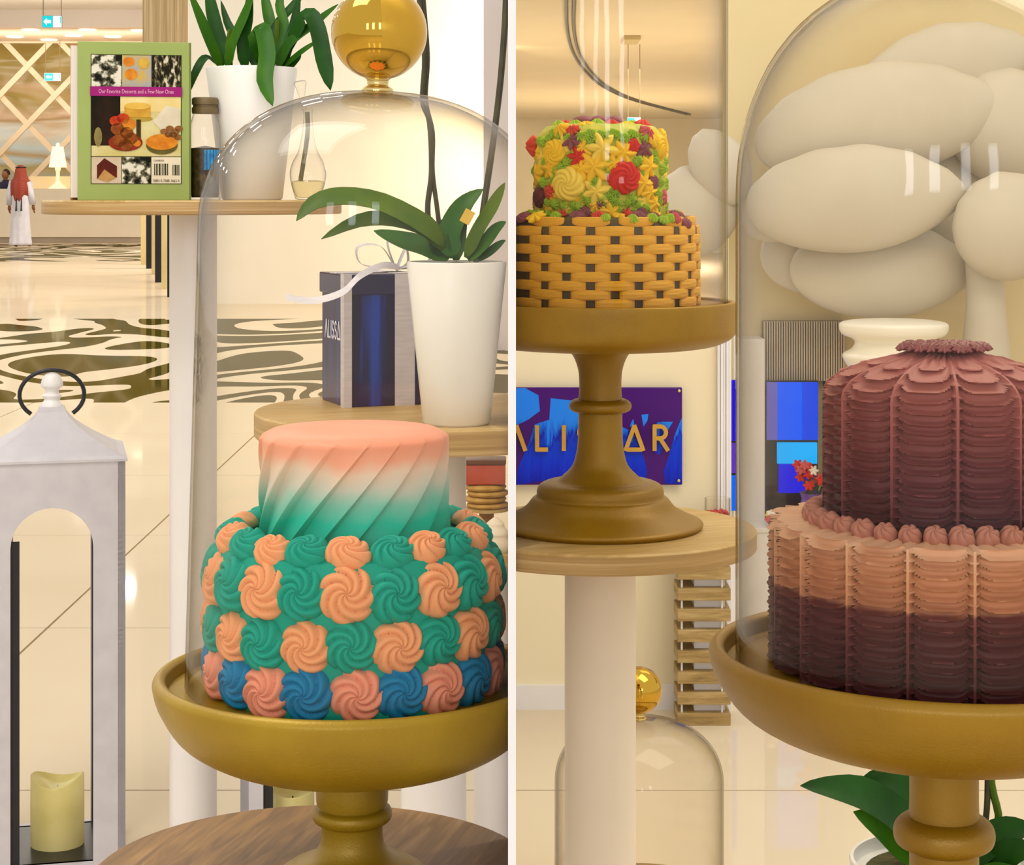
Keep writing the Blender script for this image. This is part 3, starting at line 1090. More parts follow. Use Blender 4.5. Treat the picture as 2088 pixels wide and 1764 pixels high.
# ================================================================== PLUM CAKE
CP = (P(1925, 0, 1.22).x, 1.22, ZP - 0.005 + 0.0)
pk = thing('cake', 'two-tier plum and mauve cake piped in ruffled petal columns', 'cake', CP)


def ruffle(R0, z0, h, ncol, pitch, amp, crown, phase, seed, per=24):
    rnd = random.Random(seed)
    nseg = ncol * per
    nl = int(h / pitch) + 2
    rows = int(h / pitch * 8)
    wob = [[rnd.uniform(-0.10, 0.10) for _ in range(nl + 3)] for _ in range(ncol)]
    sk = [[rnd.uniform(-0.10, 0.10) for _ in range(nl + 3)] for _ in range(ncol)]
    v, f = [], []
    for i in range(rows + 1):
        u = i / rows
        z = z0 + h * u
        for k in range(nseg):
            c = k // per
            x = (k % per) / (per - 1) * 2 - 1
            th = 2 * pi * (c + (k % per) / per) / ncol + phase
            up = 1.0 * abs(x) ** 4.5
            s = (z - z0) / pitch - up
            li = int(math.floor(s)) + 1
            li = max(0, min(li, nl + 1))
            s2 = s + wob[c][li] + sk[c][li] * x * 0.6
            fr = s2 - math.floor(s2)
            lip = 0.10 + 0.90 * math.exp(-((fr - 0.42) / (0.12 if fr < 0.42 else 0.17)) ** 2)
            bd = min(1.0, max(0.0, (abs(x) - 0.90) / 0.09))
            bd = bd * bd * (3 - 2 * bd)
            r = R0 + amp * ((lip - 0.5) * (1 - bd) + 0.30 * bd) - amp * 0.25 * (1 - bd) * x * x
            if crown and u > 0.80:
                q = (u - 0.80) / 0.20
                r -= R0 * (1 - math.sqrt(max(0, 1 - (q * 0.86) ** 2))) * 0.85
            v.append((r * cos(th), r * sin(th), z))
        if i:
            for k in range(nseg):
                k2 = (k + 1) % nseg
                f.append(((i - 1) * nseg + k, (i - 1) * nseg + k2, i * nseg + k2, i * nseg + k))
    rl = math.hypot(v[-1][0], v[-1][1])
    zt_ = z0 + h
    for q in (0.8, 0.5, 0.2):
        for k in range(nseg):
            a_, b_ = v[rows * nseg + k][0], v[rows * nseg + k][1]
            bump_ = 0.0018 * sin(9 * q + k * 0.9) * rnd.random()
            v.append((a_ * q, b_ * q, zt_ + (0.010 if crown else 0.0005) * (1 - q) + bump_))
        b0 = len(v) - nseg
        a0 = b0 - nseg
        for k in range(nseg):
            k2 = (k + 1) % nseg
            f.append((a0 + k, a0 + k2, b0 + k2, b0 + k))
    f.append(tuple(range(len(v) - nseg, len(v))))
    f.append(tuple(range(nseg))[::-1])
    return v, f


low_m = height_mat('icing_plum_lower', [(0.0, (70, 32, 34)), (0.30, (92, 44, 44)), (0.565, (112, 56, 54)), (0.60, (190, 130, 96)), (0.8, (206, 148, 108)), (1.0, (218, 170, 136))], 0.0, 0.089, 0.05, 60, (1, 1, 1), 0.5, 0.05, 0.2)
up_m = height_mat('icing_plum_upper', [(0.0, (74, 34, 40)), (0.28, (112, 54, 56)), (0.55, (142, 76, 72)), (0.8, (166, 98, 88)), (1.0, (172, 100, 92))], 0.090, 0.200, 0.12, 40, (1, 1, 1), 0.5, 0.05, 0.2)
obj('bottom_tier', ruffle(0.1055, 0.0, 0.089, 18, 0.0058, 0.0082, False, -pi / 2 - 0.05, 5), low_m, pk, angle=60)
obj('top_tier', ruffle(0.0725, 0.088, 0.100, 12, 0.0060, 0.0078, True, -pi / 2 - 0.10, 9), up_m, pk, angle=60)
shell = proto('shell', rosette(6, 1.8, 0.9, 7, 48, 0.10, 0.40), M['shell_mauve'])
for k in range(34):
    a = 2 * pi * k / 34
    n = Vector((cos(a) * 0.6, sin(a) * 0.6, 0.8))
    sz = 0.0078 * random.uniform(0.9, 1.1)
    place(shell, 'shell', pk, on_surface((0.0805 * cos(a), 0.0805 * sin(a), 0.0915), n, (0, 0, 1), (sz, sz, sz * 1.05), random.uniform(-1, 1)))
# rough crown of piping on the summit
cr = proto('crown_tuft', star(7, 0.5, 0.7, 4, 4), mat('icing_crown', (150, 84, 80), 0.5, c2=(136, 72, 70), scale=80))
for k in range(60):
    a = 2 * pi * k * 0.381966
    r = 0.027 * math.sqrt((k + 0.5) / 60)
    place(cr, 'crown_tuft', pk, on_surface((r * cos(a), r * sin(a), 0.1975), (cos(a) * 0.5, sin(a) * 0.5, 1), (0, 0.1, 1), (0.0056, 0.0056, 0.0036), a))

# ================================================================== FLOWER BASKET CAKE
zc = ZR + hB - 0.0015
CB = (P(1224, 0, 2.12).x, 2.12, zc)
bk = thing('cake', 'two-tier cake with orange basketweave base and piped bright flowers on top', 'cake', CB)
RB, HB = 0.1045, 0.094
o = obj('weave_core', lathe([(0, 0), (RB - 0.002, 0), (RB, 0.02), (RB, HB - 0.012), (RB - 0.006, HB - 0.002), (RB - 0.012, HB), (0, HB)], 120), M['weave_dark'], bk)
cut(o, 'R')
NC, NRW = 26, 10
ph = HB / NRW
stp = 2 * pi / NC
cols = []


def strap(r, span, hgt):
    v, f = [], []
    n = 12
    for i in range(n + 1):
        u = i / n
        a = (u - 0.5) * span
        bulge = 0.0026 * sin(pi * u) ** 0.6
        dz = 0.0010 * (abs(2 * u - 1) ** 3)
        ro, ri = r + 0.0012 + bulge, r - 0.001
        z0_, z1_ = -hgt / 2 + dz, hgt / 2 - dz
        for (rr, zz) in ((ri, z0_), (ro - 0.0007, z0_), (ro, z0_ + 0.0008), (ro, z1_ - 0.0008), (ro - 0.0007, z1_), (ri, z1_)):
            v.append((rr * cos(a), rr * sin(a), zz))
        if i:
            b0 = (i - 1) * 6
            for q in range(6):
                q2 = (q + 1) % 6
                f.append((b0 + q, b0 + q2, b0 + 6 + q2, b0 + 6 + q))
    f.append(tuple(range(6))[::-1])
    f.append(tuple(range(n * 6, n * 6 + 6)))
    return v, f


stm = proto('strap', strap(RB, 2 * stp - 0.090, ph * 1.12), M['weave'])
for rw in range(NRW):
    z = ph * (rw + 0.5)
    sc = 1.0 - (0.045 if rw == NRW - 1 else 0.012 if rw == NRW - 2 else 0)
    for c in range(NC // 2):
        a = stp * (2 * c + (rw % 2)) - pi / 2 + 0.10
        wx = CB[0] + RB * cos(a)
        if wx < 0.004 or sin(a) > 0.55:
            if wx < 0.014:
                continue
        m = Matrix.Translation((0, 0, z)) @ Matrix.Rotation(a, 4, 'Z') @ Matrix.Diagonal((sc, sc, 1, 1))
        o = place(stm, 'strap', bk, m)
        if wx < 0.05:
            o.data = stm.copy()
            cut(o, 'R')
RU, HU = 0.0705, 0.099
obj('top_tier', lathe([(0, HB - 0.001), (RU, HB - 0.001), (RU, HB + HU - 0.022), (RU - 0.004, HB + HU - 0.010), (RU - 0.012, HB + HU - 0.002), (RU - 0.022, HB + HU), (0, HB + HU)], 80), mat('icing_under', (206, 190, 40), 0.5, c2=(160, 176, 36), scale=70), bk)
FL = {}
for c in ('yellow', 'pale_yellow', 'red', 'coral', 'plum', 'dark_plum', 'rose_pink', 'lime'):
    FL['ros', c] = proto('piped_rose', rosette(7, 4.4, 0.64, 12, 84, 0.06, 0.52), M[c])
    FL['star', c] = proto('piped_star', star(6, 0.46, 0.50, 6, 5, 0.25, 0.8), M[c])
    FL['bud', c] = proto('piped_bud', star(8, 0.5, 0.95, 4, 5, 0.25, 0.8), M[c])
    FL['blob', c] = proto('piped_blob', sphere(1.0, 20, 10, 1, 1, 0.8), M[c])


def surf(px_, py_):
    """where the sight line meets the upper tier's side or shoulder, in cake coordinates"""
    o_ = Vector((0, 0, EYE))
    dr = (P(px_, py_, 1.0) - o_)
    best = None
    for st in range(0, 900):
        d = 1.98 + st * 0.0004
        p = o_ + dr * d
        q = p - Vector(CB)
        zz = q.z - HB
        r = math.hypot(q.x, q.y)
        if zz < 0:
            lim = RB
            if q.z < HB + 0.004 and r < RB - 0.004:
                return q, Vector((q.x / max(r, 1e-5) * 0.5, q.y / max(r, 1e-5) * 0.5, 0.9))
            continue
        rl = RU if zz < HU - 0.024 else RU - 0.024 * max(0, 1 - math.sqrt(max(0, 1 - ((zz - HU + 0.024) / 0.024) ** 2)))
        if zz <= HU and r <= rl:
            nn = Vector((q.x / r, q.y / r, 0.0 if zz < HU - 0.024 else (zz - HU + 0.024) / 0.024 * 1.4))
            return q, nn
    return None


front = [
    ('ros', 'pale_yellow', 1160, 375, 35), ('ros', 'red', 1272, 362, 34), ('ros', 'yellow', 1132, 311, 27),
    ('star', 'pale_yellow', 1228, 303, 30), ('star', 'yellow', 1212, 340, 32), ('star', 'yellow', 1270, 312, 25), ('star', 'pale_yellow', 1216, 391, 28),
    ('star', 'red', 1180, 320, 21), ('star', 'plum', 1166, 286, 20), ('ros', 'red', 1290, 297, 15), ('star', 'plum', 1312, 305, 20),
    ('bud', 'coral', 1092, 298, 20), ('bud', 'plum', 1086, 322, 15), ('ros', 'dark_plum', 1102, 402, 22), ('bud', 'coral', 1123, 391, 14),
    ('ros', 'plum', 1331, 372, 15), ('star', 'rose_pink', 1352, 402, 16), ('ros', 'yellow', 1346, 300, 24), ('star', 'yellow', 1309, 374, 26),
    ('star', 'yellow', 1322, 392, 22), ('star', 'yellow', 1320, 340, 24), ('bud', 'yellow', 1147, 268, 17), ('bud', 'coral', 1170, 268, 14), ('bud', 'rose_pink', 1316, 274, 17), ('ros', 'yellow', 1330, 282, 20),
    ('star', 'yellow', 1100, 355, 24), ('star', 'yellow', 1125, 345, 22), ('star', 'yellow', 1252, 335, 20), ('star', 'yellow', 1187, 345, 22), ('star', 'yellow', 1330, 415, 20), ('star', 'pale_yellow', 1075, 372, 18), ('star', 'yellow', 1190, 302, 18),
    ('ros', 'plum', 1191, 436, 16), ('star', 'yellow', 1246, 434, 22), ('bud', 'coral', 1277, 440, 15), ('ros', 'plum', 1305, 440, 18), ('bud', 'coral', 1148, 441, 14), ('star', 'yellow', 1094, 444, 20), ('ros', 'plum', 1068, 444, 16),
    ('bud', 'rose_pink', 1374, 448, 14), ('ros', 'plum', 1394, 454, 17), ('bud', 'lime', 1352, 452, 12), ('star', 'yellow', 1335, 440, 16), ('star', 'yellow', 1216, 420, 16), ('bud', 'plum', 1222, 418, 10)]
for kind, c, px_, py_, rp in front:
    q = surf(px_, py_)
    if not q:
        continue
    p, n = q
    r = rp * 2.05 / F * (1.06 if kind == 'ros' else 1.22)
    nn = Vector(n)
    place(FL[kind, c], {'ros': 'piped_rose', 'star': 'piped_star', 'bud': 'piped_bud'}[kind], bk, on_surface(p + nn.normalized() * 0.001, nn, (0, 0, 1), (r, r, r * (0.75 if kind != 'bud' else 0.9)), random.uniform(0, 6)))
greens = [(1196, 281), (1203, 292), (1216, 282), (1264, 279), (1277, 282), (1185, 278), (1240, 285), (1240, 331), (1233, 338), (1300, 327), (1214, 370), (1208, 378), (1240, 400), (1250, 408), (1228, 405), (1258, 414), (1145, 342), (1134, 348), (1090, 342), (1097, 349), (1133, 416), (1198, 411), (1289, 408), (1280, 415), (1313, 281), (1331, 291), (1121, 281), (1142, 275), (1108, 290), (1335, 328), (1348, 345), (1345, 372), (1352, 330), (1120, 439), (1166, 436), (1212, 437), (1262, 428), (1170, 418), (1150, 420), (1180, 424), (1300, 420), (1316, 424), (1086, 352), (1118, 412), (1130, 366), (1110, 372), (1295, 334), (1245, 352), (1155, 330), (1160, 282), (1290, 274), (1252, 272), (1226, 274), (1206, 272), (1130, 272), (1340, 395), (1246, 385), (1255, 392), (1190, 398), (1195, 405), (1365, 447), (1330, 446), (1235, 445), (1290, 448)]
for px_, py_ in greens:
    q = surf(px_, py_)
    if q:
        p, n = q
        r = random.uniform(11.5, 14.5) * 2.05 / F
        place(FL['bud', 'lime'], 'piped_leaf_star', bk, on_surface(p, n, (0, 0, 1), (r, r, r * 1.05), random.uniform(0, 6)))
rg_ = random.Random(21)
for k in range(70):
    a = rg_.uniform(-pi, 0)
    z = HB + rg_.uniform(0.004, HU - 0.016)
    kd, c = rg_.choice([('star', 'yellow'), ('bud', 'lime'), ('bud', 'lime'), ('star', 'pale_yellow')])
    r = rg_.uniform(0.0062, 0.0075) if kd == 'bud' else rg_.uniform(0.010, 0.013)
    place(FL[kd, c], 'piped_leaf_star' if kd == 'bud' else 'piped_star', bk, on_surface(((RU - 0.0015) * cos(a), (RU - 0.0015) * sin(a), z), (cos(a), sin(a), 0), (0, 0, 1), (r, r, r * 0.8), rg_.uniform(0, 6)))
# the plum piping lying across the top, and blossoms round the back
for (px_, py_, rx_) in ((1190, 258, 24), (1222, 256, 24), (1252, 262, 20)):
    p = P(px_, py_, 2.10) - Vector(CB)
    p.z = HB + HU + 0.003
    place(FL['blob', 'plum'], 'piped_blob', bk, Matrix.Translation(p) @ Matrix.Diagonal((rx_ * 2.1 / F, 0.012, 0.008, 1)))
rnd = random.Random(3)
for k in range(90):
    a = rnd.uniform(0.05, pi - 0.05)
    z = HB + rnd.uniform(0.004, HU - 0.012)
    kind, c = rnd.choice([('star', 'yellow'), ('bud', 'lime'), ('star', 'pale_yellow'), ('bud', 'coral'), ('star', 'plum'), ('ros', 'yellow'), ('bud', 'lime')])
    r = rnd.uniform(0.008, 0.013) if kind != 'bud' else rnd.uniform(0.005, 0.008)
    n = (cos(a), sin(a), 0)
    place(FL[kind, c], 'piped_' + {'ros': 'rose', 'star': 'star', 'bud': 'bud'}[kind], bk, on_surface((RU * cos(a), RU * sin(a), z), n, (0, 0, 1), (r, r, r * 0.8), rnd.uniform(0, 6)))
for k in range(46):
    a = 2 * pi * k / 46
    kind, c = rnd.choice([('star', 'yellow'), ('bud', 'lime'), ('bud', 'coral'), ('ros', 'plum'), ('bud', 'lime')])
    rr = rnd.uniform(0.079, 0.088)
    if sin(a) < -0.25 and k % 2:
        continue
    r = rnd.uniform(0.006, 0.010)
    if CB[0] + rr * cos(a) < 0.014:
        continue
    place(FL[kind, c], 'piped_' + {'ros': 'rose', 'star': 'star', 'bud': 'bud'}[kind], bk, on_surface((rr * cos(a), rr * sin(a), HB), (cos(a) * 0.5, sin(a) * 0.5, 1), (0, 0.1, 1), (r, r, r), rnd.uniform(0, 6)))
for k in range(30):
    a = 2 * pi * k * 0.381966
    r0 = 0.052 * math.sqrt((k + 0.5) / 30)
    kind, c = rnd.choice([('star', 'yellow'), ('bud', 'lime'), ('bud', 'coral'), ('bud', 'lime')])
    r = rnd.uniform(0.007, 0.011)
    place(FL[kind, c], 'piped_' + {'ros': 'rose', 'star': 'star', 'bud': 'bud'}[kind], bk, on_surface((r0 * cos(a), r0 * sin(a), HB + HU - 0.001), (cos(a) * 0.2, sin(a) * 0.2, 1), (0, 0.1, 1), (r, r, r * 0.8), rnd.uniform(0, 6)))


# ================================================================== LANTERNS AND CANDLES
def lantern(label, xc, yc, half, zt_roof, z_eave, tot, win=True):
    """square white lantern with arched openings, flared roof, finial and ring handle"""
    t = thing('lantern', label, 'lantern', (xc, yc, FZ), (0, 0, math.atan2(-xc, yc)))
    h = half
    ze = z_eave - FZ
    wall_t = 0.012
    ow = h * 0.56                                     # half width of the arched opening
    top_arch = ze - 0.072
    sp = top_arch - ow
    zb_ = 0.022
    outer = [(-h, 0), (h, 0), (h, ze), (-h, ze)]
    arch = [(-ow, zb_), (ow, zb_)] + [(ow * cos(pi * k / 16), sp + ow * sin(pi * k / 16)) for k in range(17)]

    def panel():
        bm = bmesh.new()
        vo = [bm.verts.new((a, 0, b)) for a, b in outer]
        vi = [bm.verts.new((a, 0, b)) for a, b in arch]
        es = [bm.edges.new((l_[i], l_[(i + 1) % len(l_)])) for l_ in (vo, vi) for i in range(len(l_))]
        bmesh.ops.triangle_fill(bm, use_beauty=True, use_dissolve=False, edges=es)
        r_ = bmesh.ops.extrude_face_region(bm, geom=list(bm.faces))
        for q in r_['geom']:
            if isinstance(q, bmesh.types.BMVert):
                q.co.y += wall_t
        bmesh.ops.recalc_face_normals(bm, faces=bm.faces)
        bm.verts.index_update()
        g = ([tuple(q.co) for q in bm.verts], [tuple(q.index for q in fc.verts) for fc in bm.faces])
        bm.free()
        return g
    pn = panel()
    for k in range(4):
        g = xf(mv(pn, 0, -h, 0), Matrix.Rotation(k * pi / 2, 4, 'Z'))
        obj('side_panel', g, M['lantern_white'], t, False)
    obj('inner_floor', box(0, 0, zb_ - 0.006, 2 * h - 0.026, 2 * h - 0.026, 0.012), M['black_metal'], t, False)
    gs = []
    for k in range(4):
        gs.append(xf(join(mv(box(-ow + (0.004 if k == 0 else -0.008), 0, sp / 2 + zb_ / 2, 0.020 if k == 0 else 0.012, 0.006, sp - zb_ + 0.02), 0, -h + wall_t + 0.004, 0), mv(box(ow + 0.008, 0, sp / 2 + zb_ / 2, 0.012, 0.006, sp - zb_ + 0.02), 0, -h + wall_t + 0.004, 0), mv(box(0, 0, zb_ * 0.5, 2 * ow, 0.006, zb_), 0, -h + wall_t + 0.004, 0)), Matrix.Rotation(k * pi / 2, 4, 'Z')))
    obj('inner_frame', join(*gs), M['black_metal'], t, False)
    # flared pyramid roof
    zr = zt_roof - FZ
    v, f = [], []
    n = 10
    prof = []
    for i in range(n + 1):
        u = i / n
        prof.append((h * 1.03 * (1 - u) ** 1.55 * 0.86 + h * 0.17, ze + (zr - ze) * u))
    prof = [(h * 1.03, ze - 0.0), (h * 1.03, ze + 0.004)] + prof[1:]
    g = lathe([(r * math.sqrt(2), z) for r, z in prof], 4)
    obj('roof', rz(g, pi / 4), M['lantern_white'], t, False)
    s_ = h / 145.0
    obj('finial', mv(lathe(smooth_prof([(0, 0), (21 * s_, 0), (22 * s_, 8 * s_), (17 * s_, 16 * s_), (16 * s_, 20 * s_), (20 * s_, 27 * s_), (14 * s_, 33 * s_), (16 * s_, 42 * s_), (22 * s_, 46 * s_), (22 * s_, 56 * s_), (17 * s_, 68 * s_), (8 * s_, 74 * s_), (0, 75 * s_)], 3), 32), 0, 0, zr - 0.004), mat('finial_white', (240, 238, 236), 0.35, c2=(234, 232, 230), scale=20), t)
    hr = 62 * s_
    pts = []
    for k in range(25):
        a = radians(-50 + (280) * k / 24)
        pts.append((hr * 1.06 * cos(a), -0.002, zr + 24 * s_ + hr * 0.83 * sin(a)))
    hd = obj('ring_handle', tube(pts, 4.5 * s_, 10), M['black_metal'], t)
    return t


k3 = 3.14 / F
lh = 0.1155
LY = 3.14 + lh
lantern('white metal lantern with arched openings and ring handle on the floor', P(106, 0, LY).x, LY, lh, P(0, 828, LY).z, P(0, 945, 3.14).z, 1)


def candle(label, loc, r, h, dip=0.16):
    g = []
    v, f = [], []
    seg = 40
    prof = [(r, 0), (r, 0.2 * h), (r, 0.6 * h), (r, 1.0 * h), (r * 0.96, 1.0), (r * 0.86, 1.0), (r * 0.5, 0.97)]
    for (rr, z) in [(r, 0.0), (r * 1.01, h * 0.5)]:
        v += [(rr * cos(2 * pi * q / seg), rr * sin(2 * pi * q / seg), z) for q in range(seg)]
    for (rr, dz) in [(r, 0), (r * 0.93, 0.002), (r * 0.82, -0.006), (r * 0.4, -0.012)]:
        v += [(rr * cos(2 * pi * q / seg), rr * sin(2 * pi * q / seg), h + dz - dip * r * (1 - cos(2 * pi * q / seg) ** 2)) for q in range(seg)]
    nr = 6
    for i in range(nr - 1):
        for q in range(seg):
            q2 = (q + 1) % seg
            f.append((i * seg + q, i * seg + q2, (i + 1) * seg + q2, (i + 1) * seg + q))
    f.append(tuple(range(seg))[::-1])
    f.append(tuple((nr - 1) * seg + q for q in range(seg)))
    t = thing('candle', label, 'candle', loc)
    obj('wax', (v, f), M['candle_wax'], t, angle=60)
    obj('wick', tube([(0, 0, h - dip * r - 0.012), (0.001, 0, h - dip * r - 0.004)], 0.0012, 6), M['black_metal'], t)
    return t


czb = FZ + 0.022
candle('yellow pillar candle with dished top inside the nearer white lantern', (P(117, 0, LY).x, LY, czb), 0.0435, P(0, 1578, LY).z - czb, 0.34)
L2 = 2.84
h2 = 0.0745
Y2 = L2 + h2
lantern('second smaller white lantern partly hidden behind the cake stand', P(596, 0, Y2).x, Y2, h2, 0.50, 0.44, 1)
candle('pale yellow candle inside the second lantern behind the gold stem', (P(596, 0, Y2).x, Y2, czb), 0.0325, P(0, 1612, Y2).z - czb, 0.12)

# ================================================================== BOOK
yb = 2.86
bw = (383 - 158) / F * yb
bt = 0.048
al = radians(19)
book_h = P(0, 84, yb).z - ZB
bo = thing('book', 'thick pale green cookbook standing upright on the round wooden table', 'book', (P(158, 0, yb).x, yb, ZB), (0, 0, 0))
bo.rotation_euler = (0, 0, al * 0.55)
bwx = bw / cos(al * 0.55)
M['book_green'] = mat('book_green', (150, 168, 84), 0.4, c2=(142, 160, 76), scale=12)
M['pages'] = mat('pages', (226, 216, 206), 0.8, c2=(210, 198, 186), scale=300, stretch=(1, 1, 0.01))
obj('front_cover', box2((0, 0, 0), (bwx, 0.003, book_h), 0.0008), M['book_green'], bo, False)
obj('page_block', rel(box2((0.004, 0.003, 0.004), (bwx - 0.006, bt - 0.003, book_h - 0.004)), (0, 0, 0)), M['pages'], bo, False)
obj('back_cover', box2((-0.012, bt - 0.003, 0), (bwx, bt, book_h), 0.0008), mat('book_back', (170, 120, 60), 0.5, c2=(150, 104, 50), scale=20), bo, False)
obj('page_block', xf(box2((0.0, 0.0, 0.004), (0.02, bt - 0.004, book_h - 0.006)), Matrix.Translation((-0.010, 0.0035, 0))), M['pages'], bo, False)
obj('spine', box2((bwx - 0.004, 0.0, 0), (bwx, bt, book_h), 0.0008), M['book_green'], bo, False)


def bq(u, v):
    return (u * bwx, (1 - v) * book_h)


def flat(name, u0, v0, u1, v1, m, lay=1):
    (xa, za), (xb, zb2) = bq(u0, v0), bq(u1, v1)
    return obj(name, box2((xa, -0.00035 * lay, zb2), (xb, -0.00035 * (lay - 1), za)), m, bo, False)


def flat_ell(name, u, v, ru, rv, m, lay=2, a0=0, a1=360):
    pts = [bq(u + ru * cos(radians(a0 + (a1 - a0) * k / 24)), v - rv * sin(radians(a0 + (a1 - a0) * k / 24))) for k in range(24 if a1 - a0 == 360 else 25)]
    return obj(name, mv(prism(pts, 0.00035), 0, -0.00035 * lay, 0), m, bo, False)


def flat_poly(name, pts, m, lay=2):
    return obj(name, mv(prism([bq(u, v) for u, v in pts], 0.00035), 0, -0.00035 * lay, 0), m, bo, False)


def photo_mat(name, stops, scale, stretch=(1, 1, 1), det=3.0):
    t = NT(name)
    tc = t.n('ShaderNodeTexCoord')
    mp = t.n('ShaderNodeMapping')
    mp.inputs['Scale'].default_value = stretch
    t.l(tc.outputs['Object'], mp.inputs['Vector'])
    nz = t.n('ShaderNodeTexNoise', i_Scale=scale, i_Detail=det)
    t.l(mp.outputs[0], nz.inputs['Vector'])
    r = ramp(t, stops)
    t.l(nz.outputs['Fac'], r.inputs[0])
    t.l(r.outputs[0], t.b.inputs['Base Color'])
    t.b.inputs['Roughness'].default_value = 0.5
    t.b.inputs['Specular IOR Level'].default_value = 0.1
    return t.m


BWm = photo_mat('print_black_white', [(0.40, (14, 18, 8)), (0.48, (90, 88, 66)), (0.56, (220, 216, 196))], 75)
BWd = photo_mat('print_dark_crowd', [(0.46, (26, 24, 10)), (0.55, (100, 90, 60)), (0.62, (206, 200, 176))], 95, (2.0, 1, 0.8))
ink = mat('print_ink', (50, 52, 16), 0.5, c2=(40, 42, 12), scale=20, spec=0.1)
paper = mat('print_paper', (226, 216, 190), 0.5, c2=(220, 209, 182), scale=20, spec=0.1)
flat('print_border', 0.115, 0.080, 0.915, 0.898, ink, 1)
flat('print_photo', 0.122, 0.084, 0.385, 0.290, BWm, 2)
flat('print_photo', 0.391, 0.084, 0.648, 0.290, mat('print_sky', (150, 160, 176), 0.4, c2=(196, 166, 76), scale=40, spec=0.1), 2)
flat('print_photo', 0.654, 0.084, 0.908, 0.290, BWd, 2)
orange = mat('print_orange', (216, 140, 40), 0.4, c2=(196, 112, 26), scale=90, spec=0.1)
flat_ell('print_tart', 0.47, 0.205, 0.055, 0.036, orange, 3)
flat_ell('print_tart', 0.45, 0.125, 0.05, 0.03, orange, 3)
flat_ell('print_tart', 0.58, 0.135, 0.05, 0.036, mat('print_gold', (206, 170, 70), 0.4, c2=(186, 146, 50), scale=80, spec=0.1), 3)
flat('print_photo', 0.122, 0.345, 0.908, 0.722, mat('print_table', (196, 182, 110), 0.4, c2=(214, 204, 150), scale=26, spec=0.1), 2)
flat('print_dark_block', 0.122, 0.345, 0.375, 0.655, mat('print_dark_brown', (16, 12, 2), 0.4, c2=(44, 24, 4), scale=30, spec=0.1), 3)  # dark printed block at the left of the centre picture
flat('print_window', 0.375, 0.345, 0.908, 0.44, mat('print_wall', (232, 216, 160), 0.4, c2=(222, 200, 130), scale=20, spec=0.1), 3)
flat_poly('print_cloth', [(0.66, 0.50), (0.78, 0.40), (0.905, 0.42), (0.905, 0.53), (0.74, 0.56)], mat('print_cloth', (222, 214, 190), 0.4, c2=(206, 196, 168), scale=30, spec=0.1), 4)
tan = mat('print_cake', (206, 160, 60), 0.4, c2=(186, 134, 40), scale=60, spec=0.1)
flat('print_cake', 0.41, 0.405, 0.64, 0.475, tan, 4)
flat_ell('print_cake', 0.525, 0.405, 0.115, 0.022, mat('print_cake_top', (222, 182, 84), 0.4, c2=(212, 168, 70), scale=40, spec=0.1), 5)
flat_ell('print_plate', 0.525, 0.485, 0.135, 0.020, mat('print_plate', (176, 150, 60), 0.4, c2=(160, 134, 48), scale=40, spec=0.1), 3)
flat('print_plate_stem', 0.515, 0.49, 0.555, 0.62, mat('print_stem', (60, 44, 14), 0.4, c2=(70, 54, 20), scale=40, spec=0.1), 4)
muf = mat('print_muffin', (112, 52, 14), 0.4, c2=(150, 80, 24), scale=90, spec=0.1)
flat_ell('print_plate', 0.42, 0.635, 0.15, 0.055, mat('print_red_plate', (140, 44, 18), 0.4, c2=(120, 34, 12), scale=40, spec=0.1), 5)
for (u, v, r_, mm) in ((0.33, 0.50, 0.05, 'r'), (0.40, 0.485, 0.055, 'r'), (0.45, 0.52, 0.06, 'o'), (0.35, 0.55, 0.06, 'm'), (0.43, 0.575, 0.06, 'm'), (0.37, 0.62, 0.065, 'm'), (0.47, 0.61, 0.06, 'm'), (0.42, 0.65, 0.06, 'm'), (0.52, 0.64, 0.035, 'o')):
    flat_ell('print_muffin', u, v, r_, r_ * 0.62, {'r': mat('print_red', (170, 40, 14), 0.4, c2=(190, 70, 30), scale=90, spec=0.1), 'o': orange, 'm': muf}[mm], 6)
flat_ell('print_tart_tin', 0.74, 0.652, 0.14, 0.058, mat('print_tin', (86, 78, 30), 0.4, c2=(106, 96, 44), scale=40, spec=0.1), 5)
flat_ell('print_tart', 0.74, 0.632, 0.14, 0.050, orange, 6)
for (u, v) in ((0.76, 0.565), (0.81, 0.545), (0.86, 0.565), (0.89, 0.545), (0.80, 0.585), (0.88, 0.60), (0.84, 0.585)):
    flat_ell('print_cookie', u, v, 0.035, 0.018, mat('print_cookie', (146, 96, 50), 0.4, c2=(120, 76, 36), scale=80, spec=0.1), 6)
flat_ell('print_glass', 0.18, 0.60, 0.035, 0.06, mat('print_glass', (150, 136, 80), 0.4, c2=(120, 108, 60), scale=40, spec=0.1), 6)
flat('print_photo', 0.122, 0.727, 0.383, 0.894, mat('print_slice_ground', (208, 190, 164), 0.4, c2=(196, 176, 150), scale=40, spec=0.1), 2)
flat_poly('print_slice', [(0.17, 0.78), (0.235, 0.735), (0.345, 0.785), (0.345, 0.855), (0.17, 0.865)], mat('print_slice', (92, 30, 16), 0.4, c2=(70, 22, 10), scale=40, spec=0.1), 3)
flat_poly('print_slice_side', [(0.175, 0.865), (0.235, 0.805), (0.335, 0.858), (0.26, 0.885)], mat('print_slice_side', (190, 150, 90), 0.4, c2=(176, 132, 74), scale=60, spec=0.1), 4)
flat('print_photo', 0.389, 0.727, 0.640, 0.894, BWm, 2)
flat('print_label', 0.648, 0.727, 0.908, 0.894, paper, 2)
bars = random.Random(11)
u = 0.672
while u < 0.89:
    wd = bars.choice([0.005, 0.008, 0.012])
    if not (0.80 < u < 0.828):
        flat('barcode_bar', u, 0.768 if u < 0.8 else 0.776, min(u + wd, 0.895), 0.842, ink, 3)
    u += wd + bars.choice([0.005, 0.008])


